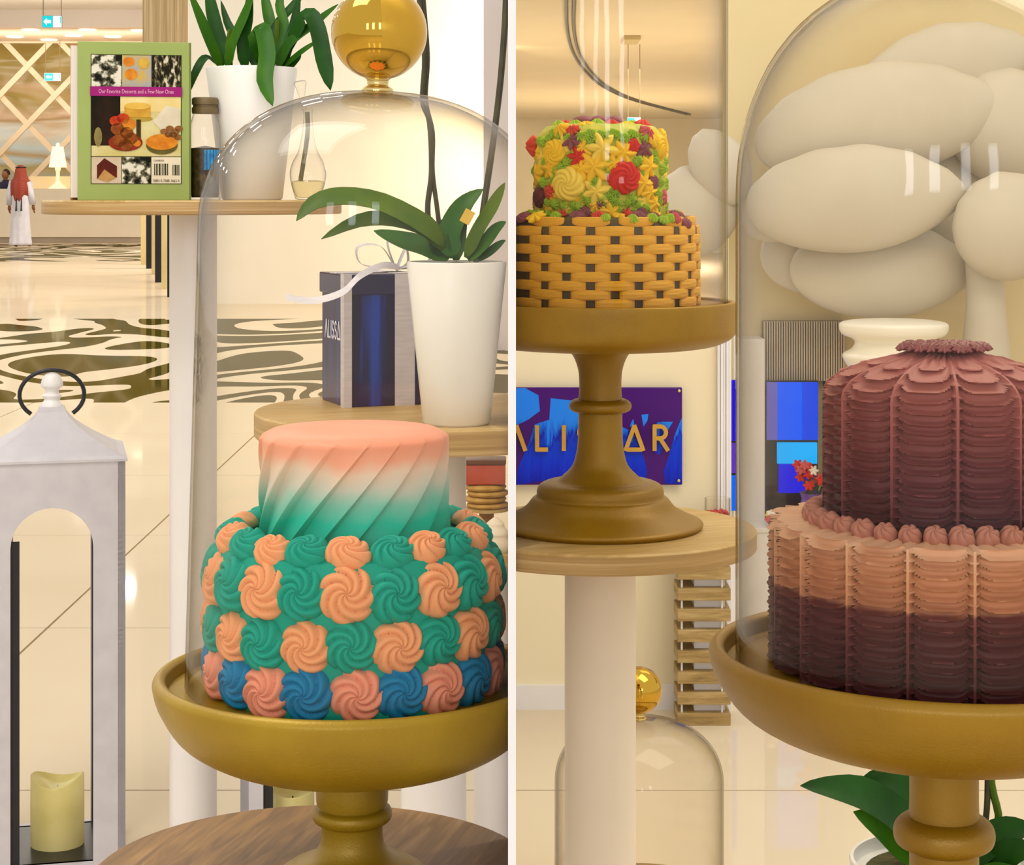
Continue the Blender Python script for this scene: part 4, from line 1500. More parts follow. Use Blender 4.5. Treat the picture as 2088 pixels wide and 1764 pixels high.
def text_geo(s, size, font_shear=0.0):
    cu = bpy.data.curves.new('lettering', 'FONT')
    cu.body = s
    cu.size = size
    cu.shear = font_shear
    cu.extrude = 0.0
    cu.resolution_u = 3
    to = bpy.data.objects.new('lettering', cu)
    COL.objects.link(to)
    bpy.context.view_layer.update()
    me = bpy.data.meshes.new_from_object(to.evaluated_get(bpy.context.evaluated_depsgraph_get()))
    g = ([(v_.co.x, 0, v_.co.y) for v_ in me.vertices], [tuple(p_.vertices) for p_ in me.polygons])
    bpy.data.objects.remove(to)
    bpy.data.meshes.remove(me)
    return g


def fit_text(s, w_, h_):
    g = text_geo(s, 1.0)
    xs = [v_[0] for v_ in g[0]]
    zs = [v_[2] for v_ in g[0]]
    sx_, sz_ = w_ / (max(xs) - min(xs)), h_ / (max(zs) - min(zs))
    return [((x - min(xs)) * sx_, y, (z - min(zs)) * sz_) for x, y, z in g[0]], g[1]


flat('print_banner', 0.110, 0.283, 0.920, 0.343, mat('print_purple', (156, 34, 116), 0.4, c2=(146, 28, 108), scale=20, spec=0.1), 7)
(xa, za), (xb, zb2) = bq(0.185, 0.326), bq(0.845, 0.300)
bl = mat('banner_letters', (236, 170, 200), 0.5, c2=(230, 160, 192), scale=20)
obj('banner_lettering', mv(fit_text('Our Favorite Desserts and a Few New Ones', xb - xa, zb2 - za), xa, -0.0028, za), bl, bo, False)
(xa, za), (xb, zb2) = bq(0.668, 0.755), bq(0.76, 0.743)
obj('label_lettering', mv(fit_text('COOKBOOK', xb - xa, zb2 - za), xa, -0.0012, za), ink, bo, False)
(xa, za), (xb, zb2) = bq(0.665, 0.885), bq(0.895, 0.868)
obj('label_lettering', mv(fit_text('ISBN 0-7588-1662-5', xb - xa, zb2 - za), xa, -0.0012, za), ink, bo, False)


# ================================================================== PLANTS
def strap_leaf(path, width, fold=0.25, tipw=0.0, seg=14, taper=0.6):
    """a leaf blade along path (world-relative points), folded along its midrib"""
    pts = [Vector(p) for p in smooth_prof([tuple(p) for p in path], max(3, seg // (len(path) - 1)))]
    N = len(pts)
    v, f = [], []
    for i, p in enumerate(pts):
        u = i / (N - 1)
        d = (pts[min(i + 1, N - 1)] - pts[max(i - 1, 0)]).normalized()
        side = d.cross(Vector((0, -0.75, 0.66))).normalized()
        if side.length < 0.1:
            side = Vector((1, 0, 0))
        nrm = side.cross(d).normalized()
        wv = width * (min(1.0, (u / 0.25 + 0.30)) if u < 0.25 else 1.0)
        if u > taper:
            wv *= max(0.02, 1 - ((u - taper) / (1 - taper)) ** 2)
        for q, kx in ((-1, fold), (-0.5, fold * 0.4), (0, 0), (0.5, fold * 0.4), (1, fold)):
            v.append(tuple(p + side * wv * q + nrm * wv * kx))
    M_ = 5
    th = 0.0009
    n0 = len(v)
    v += [(x, y + th, z - th * 0.6) for x, y, z in v]
    for i in range(N - 1):
        for q in range(M_ - 1):
            a_ = i * M_ + q
            f.append((a_, a_ + 1, a_ + M_ + 1, a_ + M_))
            f.append((n0 + a_, n0 + a_ + M_, n0 + a_ + M_ + 1, n0 + a_ + 1))
        for q in (0, M_ - 1):
            a_ = i * M_ + q
            f.append((a_, a_ + M_, n0 + a_ + M_, n0 + a_))
    for i in (0, N - 1):
        for q in range(M_ - 1):
            a_ = i * M_ + q
            f.append((a_, a_ + 1, n0 + a_ + 1, n0 + a_))
    return v, f


def pot_geo(rt, rb, h, wall=0.004):
    return lathe([(0, 0), (rb - 0.003, 0), (rb, 0.003), (rt, h - 0.002), (rt - 0.001, h), (rt - wall, h), (rt - wall - 0.001, h - 0.012), (0, h - 0.012)], 64)


def leaves(t, specs, d, width_px=None):
    o_ = Vector(t.location)
    for spec in specs:
        pts, wpx, m = spec[0], spec[1], spec[2]
        dd = spec[3] if len(spec) > 3 else 0.0
        path = []
        for i, (x, y) in enumerate(pts):
            di = d + dd * i / (len(pts) - 1)
            path.append(P(x, y, di) - o_)
        obj('leaf', strap_leaf(path, wpx * d / F, spec[4] if len(spec) > 4 else 0.25, taper=spec[5] if len(spec) > 5 else 0.55), M[m], t, angle=80)


# upper plant on the book table
pd = 2.98
pt = thing('potted_plant', 'strappy green houseplant in tapered white pot on the book table', 'plant', (P(514, 0, pd).x, pd, ZB))
ph_ = P(0, 139, pd).z - ZB
obj('pot', pot_geo(93 / F * pd, 62 / F * pd, ph_), M['pot_white'], pt)
obj('moss', mv(lathe([(0, 0.008), (0.055, 0.004), (0.064, 0.0), (0.0, -0.004)], 32), 0, 0, ph_ - 0.012), M['moss'], pt)
leaves(pt, [
    ([(452, 140), (432, 95), (410, 40), (382, -25)], 11, 'leaf', -0.05), ([(470, 140), (448, 80), (432, 20), (424, -40)], 14, 'leaf_dark', 0.03),
    ([(464, 138), (474, 90), (500, 30), (520, -25)], 11, 'leaf', -0.03), ([(438, 128), (418, 118), (398, 150), (384, 192)], 9, 'leaf_dark', -0.05),
    ([(500, 140), (496, 90), (505, 40), (512, -30)], 13, 'leaf_dark', -0.02), ([(530, 130), (522, 78), (534, 58), (545, 110), (540, 165), (556, 216)], 17, 'leaf', -0.10, 0.2, 0.75),
    ([(552, 140), (556, 80), (545, 20), (535, -30)], 12, 'leaf', 0.05), ([(566, 140), (590, 90), (640, 50), (690, 8)], 12, 'leaf', -0.02),
    ([(575, 138), (588, 95), (600, 50), (612, -20)], 11, 'leaf_dark', 0.02), ([(585, 110), (612, 50), (630, 28), (648, 60), (660, 120), (674, 184)], 17, 'leaf_dark', -0.06, 0.2, 0.8),
    ([(560, 130), (580, 60), (570, 10), (580, -30)], 10, 'leaf', 0.04), ([(575, 140), (610, 110), (650, 82)], 8, 'leaf', -0.03),
    ([(520, 140), (510, 100), (470, 60), (450, 0)], 10, 'leaf_dark', 0.05), ([(592, 138), (606, 120), (612, 105)], 7, 'leaf', 0.0), ([(540, 138), (560, 60), (600, 10), (620, -20)], 10, 'leaf_dark', 0.05)], pd)
for (pts) in ([(448, 140), (460, 110), (470, 60)], [(555, 140), (562, 100), (566, 40)], [(590, 140), (583, 100), (600, 60)]):
    obj('stalk', tube([P(x, y, pd + 0.01) - Vector(pt.location) for x, y in pts], 0.004, 8, 4), M['leaf_olive'], pt)

# jar with dark and blue contents
jd = 2.93
jr = 31 / F * jd
jt = thing('glass_jar', 'glass jar with brown lid and dark and blue contents beside the green book', 'jar', (P(418, 0, jd).x, jd, ZB))
jh = P(0, 232, jd).z - ZB
obj('jar_body', lathe(smooth_prof([(0, 0.001), (jr * 0.94, 0.001), (jr, 0.006), (jr, jh * 0.5), (jr, jh * 0.82), (jr * 0.86, jh * 0.94), (jr * 0.78, jh)], 4), 48, False), M['glass_small'], jt)
obj('jar_lid', lathe([(0, jh), (jr * 0.84, jh), (jr * 0.86, jh + 0.003), (jr * 0.86, jh + 0.009), (jr * 0.78, jh + 0.010), (jr * 0.78, jh + 0.013), (jr * 0.86, jh + 0.0135), (jr * 0.86, jh + 0.022), (jr * 0.8, jh + 0.024), (0, jh + 0.024)], 48), mat('lid_brown', (120, 102, 66), 0.5, c2=(104, 86, 52), scale=40), jt)
obj('dark_contents', lathe([(0, 0.004), (jr * 0.88, 0.004), (jr * 0.92, 0.012), (jr * 0.92, jh * 0.60), (0, jh * 0.63)], 32), mat('jar_dark', (34, 26, 10), 0.5, c2=(90, 70, 30), scale=120), jt)
gs = []
for k in range(6):
    a = radians(-80 + k * 13)
    gs.append(mv(tube([(jr * 0.93 * cos(a), jr * 0.93 * sin(a), 0.045), (jr * 0.93 * cos(a), jr * 0.93 * sin(a), jh * 0.58)], 0.0022, 6), 0, 0, 0))
obj('blue_contents', join(*gs), mat('jar_blue', (20, 110, 190), 0.3, c2=(60, 160, 220), scale=90), jt, kind='stuff')

# glass decanter
dd_ = 2.95
dt = thing('decanter', 'small clear teardrop glass decanter with angled stopper on the book table', 'decanter', (P(628, 0, dd_).x, dd_, ZB))
kx = dd_ / F
obj('bottle', lathe(smooth_prof([(0, 0.001), (22 * kx, 0.001), (28 * kx, 10 * kx), (37 * kx, 48 * kx), (33 * kx, 74 * kx), (20 * kx, 100 * kx), (13 * kx, 132 * kx), (9 * kx, 170 * kx), (11 * kx, 186 * kx)], 5), 40, False), M['glass_small'], dt)
obj('liquid', lathe(smooth_prof([(0, 0.004), (20 * kx, 0.004), (26 * kx, 11 * kx), (33 * kx, 38 * kx), (0, 38 * kx)], 3), 32), glass_mat('decanter_liquid', (246, 242, 222), (190, 180, 120)), dt)
obj('stopper', xf(lathe(smooth_prof([(0, 0), (6 * kx, 4 * kx), (5 * kx, 20 * kx), (9 * kx, 44 * kx), (13 * kx, 60 * kx), (0, 62 * kx)], 3), 24), Matrix.Translation((-8 * kx, 0, 182 * kx)) @ Matrix.Rotation(radians(-8), 4, 'Y')), M['glass_small'], dt)
obj('dip_stick', tube([(-16 * kx, 0.005, 40 * kx), (-2 * kx, 0.004, 130 * kx), (-2 * kx, 0.004, 180 * kx)], 0.0035, 8, 4), mat('stick_olive', (100, 96, 30), 0.5, c2=(84, 78, 24), scale=40), dt)

# lower orchid
od = 2.25
ot = thing('potted_orchid', 'leafy orchid in tall white pot beside the blue gift box', 'plant', (P(931, 0, od).x, od, ZG))
oh = P(0, 533, od).z - ZG
obj('pot', pot_geo(102 / F * od, 69 / F * od, oh), M['pot_white'], ot)
obj('moss', mv(lathe([(0, 0.012), (0.04, 0.006), (0.052, 0.0), (0, -0.004)], 32), 0, 0, oh - 0.012), M['moss'], ot)
leaves(ot, [
    ([(905, 500), (870, 462), (780, 415), (700, 402), (640, 415), (604, 450)], 24, 'leaf_olive', -0.05, 0.2, 0.6),
    ([(905, 508), (870, 470), (800, 448), (730, 452), (655, 487)], 20, 'leaf_olive', -0.02, 0.2, 0.6),
    ([(915, 528), (870, 505), (820, 490), (762, 470)], 24, 'leaf', 0.02, 0.2, 0.5),
    ([(925, 525), (915, 480), (945, 420), (985, 385)], 24, 'leaf', 0.02, 0.2, 0.5), ([(950, 525), (975, 470), (1005, 420), (1030, 372)], 15, 'leaf_olive', -0.02, 0.2, 0.6),
    ([(955, 530), (985, 500), (1010, 470), (1032, 452)], 15, 'leaf', -0.02, 0.2, 0.6), ([(965, 530), (990, 520), (1012, 505), (1031, 490)], 13, 'leaf_dark', -0.03, 0.2, 0.6),
    ([(930, 530), (932, 470), (938, 430), (950, 400)], 20, 'leaf_dark', 0.03, 0.2, 0.5), ([(900, 525), (890, 490), (905, 460), (930, 440)], 16, 'leaf_dark', 0.03, 0.2, 0.5)], od)
so = Vector(ot.location)
obj('flower_stem', tube([P(x, y, od + 0.01) - so for x, y in ((885, 520), (872, 430), (880, 350), (876, 250), (862, 205), (866, 120), (858, 30), (850, -60))], 0.0033, 8, 5), M['stem'], ot)
obj('flower_stem', tube([P(x, y, od + 0.012) - so for x, y in ((902, 520), (892, 430), (882, 350), (882, 270), (868, 205), (872, 120), (866, 30), (858, -60))], 0.0028, 8, 5), M['stem'], ot)
obj('flower_stem', tube([P(x, y, od) - so for x, y in ((975, 520), (985, 430), (1000, 330), (1012, 240), (1022, 150), (1030, 40), (1033, -50))], 0.0038, 8, 5), M['stem'], ot)
obj('plant_tag', mv(xf(box(0, 0, 0, 0.012, 0.001, 0.016), Matrix.Rotation(0.5, 4, 'Y')), *(P(953, 442, od - 0.03) - so)), mat('tag_yellow', (226, 190, 80), 0.5, c2=(216, 176, 66), scale=20), ot, False)

# bottom-right orchid
rd_ = 1.78
rzb = P(0, 1765, rd_).z - 0.16
disc_table(P(1925, 0, rd_).x, rd_, rzb, 0.13, 0.02, 'small round table below view holding the orchid behind the plum stand', 0.03, M['disc_top'], M['post_white'], None)
rt_ = thing('potted_orchid', 'broad-leaved orchid in white pot low behind the plum cake stand', 'plant', (P(1925, 0, rd_).x, rd_, rzb))
obj('pot', pot_geo(0.085, 0.055, 0.165), M['pot_white'], rt_)
obj('moss', mv(lathe([(0, 0.01), (0.05, 0.005), (0.076, 0.0), (0, -0.004)], 32), 0, 0, 0.152), M['moss'], rt_)
leaves(rt_, [
    ([(1930, 1770), (1860, 1690), (1780, 1630), (1710, 1610), (1632, 1602)], 38, 'leaf_dark', -0.06, 0.18, 0.5),
    ([(1930, 1760), (1890, 1690), (1840, 1625), (1800, 1595), (1735, 1612)], 46, 'leaf_dark', 0.05, 0.18, 0.5),
    ([(1935, 1765), (1900, 1660), (1880, 1600), (1850, 1560)], 44, 'leaf_dark', 0.10, 0.18, 0.5),
    ([(1935, 1785), (1860, 1740), (1800, 1690), (1740, 1655)], 34, 'leaf', -0.02, 0.18, 0.5),
    ([(1950, 1770), (2010, 1720), (2060, 1695), (2110, 1690)], 34, 'leaf_dark', -0.02, 0.18, 0.5), ([(1950, 1785), (2020, 1770), (2070, 1740), (2120, 1735)], 34, 'leaf_dark', -0.05, 0.18, 0.5),
    ([(1940, 1780), (1990, 1800), (2040, 1790), (2100, 1785)], 34, 'leaf', -0.06, 0.18, 0.5)], rd_)
so = Vector(rt_.location)
obj('flower_stem', tube([P(x, y, rd_ + 0.02) - so for x, y in ((1990, 1770), (2010, 1670), (2014, 1590), (2014, 1500))], 0.0030, 8, 4), M['stem'], rt_)
obj('flower_stem', tube([P(x, y, rd_ + 0.02) - so for x, y in ((2000, 1770), (2036, 1680), (2022, 1600), (2016, 1500))], 0.0036, 8, 4), M['leaf_olive'], rt_)

# ================================================================== GIFT BOX
gd = 2.42
corner = P(706, 833, gd)
a22 = radians(22)
gw = 0.105
gx = thing('gift_box', 'glossy dark blue lidded gift box tied with silver ribbon beside the orchid', 'gift box', (corner.x, gd, ZG), (0, 0, a22))


def blue_mat():
    t = NT('gift_box_blue')
    tc = t.n('ShaderNodeTexCoord')
    mp = t.n('ShaderNodeMapping')
    mp.inputs['Scale'].default_value = (30, 30, 1.5)
    t.l(tc.outputs['Object'], mp.inputs['Vector'])
    nz = t.n('ShaderNodeTexNoise', i_Scale=1.4, i_Detail=3.0)
    t.l(mp.outputs[0], nz.inputs['Vector'])
    r = ramp(t, [(0.40, (22, 8, 46)), (0.52, (20, 16, 76)), (0.66, (20, 62, 168))])
    t.l(nz.outputs['Fac'], r.inputs[0])
    t.l(r.outputs[0], t.b.inputs['Base Color'])
    t.b.inputs['Roughness'].default_value = 0.16
    t.b.inputs['Specular IOR Level'].default_value = 0.3
    return t.m


M['gift'] = blue_mat()
M['ribbon'] = mat('ribbon_silver', (206, 200, 204), 0.35, c2=(192, 186, 192), scale=40, stretch=(1, 1, 6))
gh = P(0, 560, gd).z - ZG
obj('box_body', box2((-0.0, 0, 0), (gw, gw, gh - 0.02), 0.0015), M['gift'], gx, False)
obj('lid', box2((-0.003, -0.003, gh - 0.026), (gw + 0.003, gw + 0.003, gh), 0.002), mat('gift_lid', (22, 14, 58), 0.2, c2=(26, 20, 76), scale=20), gx, False)
rb = []
rx_ = 0.062
rb.append(box2((rx_, -0.0042, 0), (rx_ + 0.026, -0.0032, gh + 0.001)))
rb.append(box2((rx_, -0.0042, gh), (rx_ + 0.026, gw + 0.0042, gh + 0.0012)))
rb.append(box2((rx_, gw + 0.0032, 0), (rx_ + 0.026, gw + 0.0042, gh + 0.001)))
rb.append(box2((-0.0042, -0.0036, 0), (-0.0032, 0.010, gh + 0.001)))
rb.append(box2((-0.0042, -0.0042, 0), (0.006, -0.0032, gh + 0.001)))
rb.append(box2((-0.0042, 0.03, gh), (gw + 0.004, 0.056, gh + 0.0012)))
obj('ribbon', join(*rb), M['ribbon'], gx, False)


def ribbon_strip(pts, wd, axis=(0, 0.6, 0.8)):
    ps = [Vector(p) for p in smooth_prof([tuple(p) for p in pts], 8)]
    v, f = [], []
    ax = Vector(axis).normalized() * wd / 2
    th = Vector((0.0, 0.0007, 0.0007))
    for p in ps:
        v += [tuple(p - ax), tuple(p + ax), tuple(p + ax + th), tuple(p - ax + th)]
    for i in range(len(ps) - 1):
        for q in range(4):
            q2 = (q + 1) % 4
            f.append((i * 4 + q, i * 4 + q2, i * 4 + 4 + q2, i * 4 + 4 + q))
    f += [(0, 1, 2, 3), tuple(len(v) - 4 + q for q in (3, 2, 1, 0))]
    return v, f


bz = gh + 0.003
bc = (rx_ + 0.013, 0.03)
for pts in ([(0, 0, 0), (-0.02, 0.0, 0.03), (-0.05, 0, 0.03), (-0.045, 0, 0.008), (0, 0, 0.002)], [(0, 0, 0), (0.018, 0, 0.034), (0.045, 0, 0.03), (0.04, 0, 0.006), (0, 0, 0.002)],
            [(0, 0, 0), (-0.008, 0.01, 0.036), (0.012, 0.01, 0.042), (0.016, 0, 0.01), (0, 0, 0.002)]):
    obj('bow_loop', ribbon_strip([(bc[0] + x, bc[1] + y, bz + z) for x, y, z in pts], 0.014, (0.1, 1, 0.1)), M['ribbon'], gx)
obj('ribbon_tail', ribbon_strip([(bc[0], bc[1] - 0.01, bz + 0.004), (0.045, -0.01, bz + 0.008), (0.012, -0.02, bz - 0.004), (-0.012, -0.022, bz - 0.024), (-0.045, -0.01, bz - 0.034), (-0.075, 0.004, bz - 0.030)], 0.009), M['ribbon'], gx)

# lettering strokes shared by the gift box and the sign: unit height, advance width
GLY = {
    'V': ([[(0.0, 0), (0.36, 1.0)], [(0.36, 1.0), (0.72, 0)]], 0.72),
    'A': ([[(0.0, 0), (0.36, 1.0)], [(0.36, 1.0), (0.72, 0)], [(0.10, 0.03), (0.62, 0.03)]], 0.72),
    'L': ([[(0.04, 1.0), (0.04, 0.0)], [(0.0, 0.03), (0.46, 0.03)]], 0.46),
    'I': ([[(0.05, 1.0), (0.05, 0.0)]], 0.10),
    'S': ([arc(0.25, 0.73, 0.20, 0.24, 20, 270, 10), arc(0.25, 0.26, 0.22, 0.24, 90, -160, 10)], 0.5),
    'R': ([[(0.04, 1.0), (0.04, 0.0)], [(0.0, 0.97), (0.28, 0.97)], arc(0.28, 0.73, 0.22, 0.24, 90, -90, 10), [(0.28, 0.49), (0.12, 0.49)], [(0.26, 0.49), (0.58, 0.0)]], 0.56),
}


def word(w_, h, gap, stroke, t):
    out = []
    x = 0.0
    for ch in w_:
        ln, adv = GLY[ch]
        out.append((x, mv(strokes([[(a_ * h, b_ * h) for a_, b_ in l_] for l_ in ln], stroke, t), x, 0, 0)))
        x += (adv + gap) * h
    return out, x


ws, tot = word('VLISSAR', 0.020, 0.22, 0.0024, 0.0004)
gg = join(*[g_ for _, g_ in ws[:6]])
# on the box's left face, reading from its back edge towards the corner
gg = xf(gg, Matrix.Translation((-0.0012, gw * 0.84, gh * 0.50)) @ Matrix.Rotation(-pi / 2, 4, 'Z') @ Matrix.Diagonal((0.80, 1, 1.1, 1)))
obj('lettering', gg, mat('letter_silver', (226, 224, 236), 0.4, c2=(214, 212, 226), scale=20), gx, False)

# ================================================================== things low behind the left cake
wd_ = 3.1
ztl = P(0, 1108, wd_).z
disc_table(P(1005, 0, wd_).x, wd_, ztl, 0.10, 0.02, 'small pale round table with meringues at the right of the teal cake', 0.03, M['disc_pale'], M['post_white'], 'L')
mer = mat('meringue_white', (240, 228, 204), 0.6, c2=(230, 216, 188), scale=30)
coo = mat('cookie_tan', (206, 164, 84), 0.7, c2=(188, 140, 60), scale=60, bump=0.5)
for k, (x, y, dz, r, lab) in enumerate(((966, 0, 3.04, 0.027, 'cream meringue nearest the white post on the small pale table'), (1010, 0, 3.03, 0.026, 'cream meringue beside the divider on the small pale table'))):
    t = obj('meringue', lathe([(0, 0)] + smooth_prof([(r * 0.9, 0.0), (r, r * 0.4), (r * 0.8, r * 0.9), (r * 0.82, r * 1.1), (r * 0.55, r * 1.5), (r * 0.5, r * 1.7), (0.0, r * 2.1)], 3), 28), mer)
    t.location = (P(x, 0, dz).x, dz, ztl)
    tag(t, lab, 'meringue')
cs_ = thing('cookie_stand', 'small wooden stand behind the meringues under the tan cookies', 'stand', (P(992, 0, 3.14).x, 3.14, ztl))
zs_ = P(0, 1034, 3.14).z - ztl
obj('top', lathe([(0, zs_), (0.036, zs_), (0.036, zs_ - 0.005), (0, zs_ - 0.005)], 32), M['disc_pale'], cs_)
obj('post', lathe([(0, zs_ - 0.005), (0.012, zs_ - 0.005), (0.012, 0.004), (0.028, 0.003), (0.028, 0), (0, 0)], 24), M['disc_top'], cs_)
for k in range(4):
    t = obj('cookie', lathe([(0, 0)] + smooth_prof([(0.030, 0.0), (0.034, 0.004), (0.030, 0.008), (0.015, 0.0095), (0, 0.0095)], 3), 28), coo)
    t.location = (P(992, 0, 3.14).x + (-0.002 if k % 2 else 0.002), 3.14, ztl + zs_ + 0.0096 * k)
    tag(t, ['tan round cookie at the bottom of the stack by the divider', 'second tan cookie from the bottom of the stack', 'third tan cookie from the bottom of the stack', 'topmost tan cookie of the stack under the red tin'][k], 'cookie', 'cookies stacked on the small stand')
rt0 = thing('red_tin', 'red lidded tin on top of the tan cookies under the gift table', 'tin', (P(990, 0, 3.14).x, 3.14, ztl + zs_ + 0.0387))
obj('tin_body', box(0, 0, 0.016, 0.064, 0.05, 0.032, 0.003), mat('tin_red', (176, 62, 34), 0.35, c2=(190, 76, 50), scale=20), rt0)
obj('tin_lid', box(0, 0, 0.036, 0.066, 0.052, 0.008, 0.002), mat('tin_lid_brown', (100, 52, 20), 0.4, c2=(86, 44, 16), scale=20), rt0)

# ================================================================== SIGN
sd = 4.18
zt_, zb_ = P(0, 790, sd).z, P(0, 989, sd).z
xr_ = P(1391, 0, sd).x
sg = thing('wall_sign', 'glossy purple wall sign with painted blue reflections and raised gold lettering', 'sign', (0.02, sd, zb_))
o_ = Vector(sg.location)
xl_ = 0.004


def sq(x, y):
    p = P(x, y, sd) - o_
    return (max(p.x, xl_ - o_.x), p.z)


obj('panel', rel(box2((xl_, sd, zb_), (xr_, sd + 0.008, zt_), 0.002), o_), mat('sign_purple', (66, 8, 112), 0.12, c2=(72, 12, 118), scale=10, spec=0.25), sg, False)
sb_ = NT('sign_blue_reflection')
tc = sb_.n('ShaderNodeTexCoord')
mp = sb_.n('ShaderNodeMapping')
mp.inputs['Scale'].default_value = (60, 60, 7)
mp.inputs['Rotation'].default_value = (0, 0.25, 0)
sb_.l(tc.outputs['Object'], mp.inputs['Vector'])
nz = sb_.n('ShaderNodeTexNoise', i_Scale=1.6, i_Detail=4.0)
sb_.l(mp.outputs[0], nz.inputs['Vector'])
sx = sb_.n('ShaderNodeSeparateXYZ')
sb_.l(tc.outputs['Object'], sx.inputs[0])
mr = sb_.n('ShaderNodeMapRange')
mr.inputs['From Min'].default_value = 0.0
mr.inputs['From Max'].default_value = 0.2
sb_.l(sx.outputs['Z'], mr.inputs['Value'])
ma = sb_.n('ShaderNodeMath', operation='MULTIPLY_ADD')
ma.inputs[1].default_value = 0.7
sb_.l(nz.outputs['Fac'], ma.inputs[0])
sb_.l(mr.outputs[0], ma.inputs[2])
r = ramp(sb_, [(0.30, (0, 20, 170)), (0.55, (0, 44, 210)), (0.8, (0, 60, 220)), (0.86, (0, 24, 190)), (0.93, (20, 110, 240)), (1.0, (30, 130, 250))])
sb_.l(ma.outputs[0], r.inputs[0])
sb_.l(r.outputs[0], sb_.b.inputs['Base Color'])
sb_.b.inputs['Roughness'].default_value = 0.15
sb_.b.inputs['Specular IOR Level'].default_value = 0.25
M['sign_blue_reflection'] = sb_.m
shapes = [  # blue reflections on the gloss, laid on as flat coloured outlines
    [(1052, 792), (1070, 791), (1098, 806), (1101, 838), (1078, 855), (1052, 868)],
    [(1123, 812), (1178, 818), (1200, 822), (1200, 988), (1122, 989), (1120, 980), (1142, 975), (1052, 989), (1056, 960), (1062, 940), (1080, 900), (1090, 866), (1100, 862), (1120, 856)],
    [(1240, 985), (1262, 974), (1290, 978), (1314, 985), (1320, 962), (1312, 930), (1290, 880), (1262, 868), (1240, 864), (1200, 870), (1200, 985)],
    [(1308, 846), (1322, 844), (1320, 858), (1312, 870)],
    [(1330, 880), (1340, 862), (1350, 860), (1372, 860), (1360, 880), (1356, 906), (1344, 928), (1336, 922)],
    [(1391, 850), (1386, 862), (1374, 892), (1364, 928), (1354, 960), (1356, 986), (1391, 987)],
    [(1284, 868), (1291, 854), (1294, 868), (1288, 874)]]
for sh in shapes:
    obj('painted_reflection', mv(prism([sq(x, y) for x, y in sh], 0.0005), 0, -0.0006, 0), M['sign_blue_reflection'], sg, False)
lg = mat('letter_gold', (206, 160, 70), 0.35, metal=0.5, c2=(190, 146, 58), scale=20)
zl0, zl1 = P(0, 917, sd).z - o_.z, P(0, 867, sd).z - o_.z
hh = zl1 - zl0
for ch, xpx in (('V', 1035), ('L', 1093), ('I', 1147), ('S', 1178), ('S', 1226), ('A', 1275), ('R', 1332)):
    ln, adv = GLY[ch]
    g = mv(strokes([[(a_ * hh * 1.0, b_ * hh) for a_, b_ in l_] for l_ in ln], 0.0088, 0.006), P(xpx, 0, sd).x - o_.x, -0.012, zl0)
    o = obj('raised_letter', g, lg, sg, False)
    if ch == 'V':
        cut(o, 'R')
for (x, y) in ((1385, 797), (1384, 980)):
    obj('fixing_screw', mv(xf(lathe([(0, 0), (0.0035, 0), (0.003, 0.002), (0, 0.0025)], 16), Matrix.Rotation(pi / 2, 4, 'X')), P(x, y, sd).x - o_.x, 0.0, P(x, y, sd).z - o_.z), M['brass'], sg)

# ================================================================== CRATE PEDESTAL AND CANDY JAR
cd_ = 4.06
cx0, cx1 = P(1382, 0, cd_).x, P(1490, 0, cd_).x
cw = cx1 - cx0
cdp = 0.10
ct = thing('slatted_pedestal', 'pedestal of stacked wooden slats on thin metal rods beside the low wall', 'pedestal', ((cx0 + cx1) / 2, cd_ + cdp / 2, FZ))
ctop_ = P(0, 1082, cd_).z - FZ
pitch = 42.5 / F * cd_
nlev = int(ctop_ / pitch)
sh = 25 / F * cd_
for k in range(nlev + 1):
    z = k * pitch
    if z + sh > ctop_ + 0.02:
        break
    topz = z + sh
    obj('slat', box(0, 0, z + sh / 2, cw, cdp, sh, 0.0012), M['crate_wood'], ct, False)
    obj('spacer_block', box(cw * 0.12, 0.004, z + sh + (pitch - sh) / 2, cw * 0.58, cdp * 0.62, pitch - sh), M['white_paint'], ct, False)
obj('slat', box(0, 0, z + sh / 2, cw * 1.1, cdp * 1.15, sh, 0.0012), M['crate_wood'], ct, False)
topz = z + sh
for sx_ in (-1, 1):
    for sy_ in (-1, 1):
        obj('rod', tube([(sx_ * cw * 0.38 - 0.004, sy_ * cdp * 0.4, 0), (sx_ * cw * 0.38 - 0.004, sy_ * cdp * 0.4, topz - 0.004)], 0.0022, 8), M['white_paint'], ct)
cj = thing('candy_jar', 'glass jar half full of red candies behind the gold cake stand base', 'jar', (P(1463, 0, cd_ + 0.05).x, cd_ + cdp / 2, FZ + topz))
jr = 0.027
jh = P(0, 1040, cd_).z - FZ - topz
jh = max(jh, 0.05)
obj('jar_body', lathe([(0, 0.0005), (jr, 0.0005), (jr, jh), (jr - 0.0015, jh), (jr - 0.0015, 0.003), (0, 0.003)], 40, False), M['glass_small'], cj)
rc = random.Random(5)
gs = []
for k in range(70):
    a, q = rc.uniform(0, 6.28), (jr - 0.006) * math.sqrt(rc.random())
    gs.append(mv(sphere(0.0045, 8, 5, 1, 1, 0.8), q * cos(a), q * sin(a), 0.007 + rc.uniform(0, 0.016)))
obj('candies', join(*gs), mat('candy_red', (190, 30, 30), 0.3, c2=(160, 16, 20), scale=60), cj, kind='stuff')

# ================================================================== REAR RIGHT DISPLAY
vd = 5.17
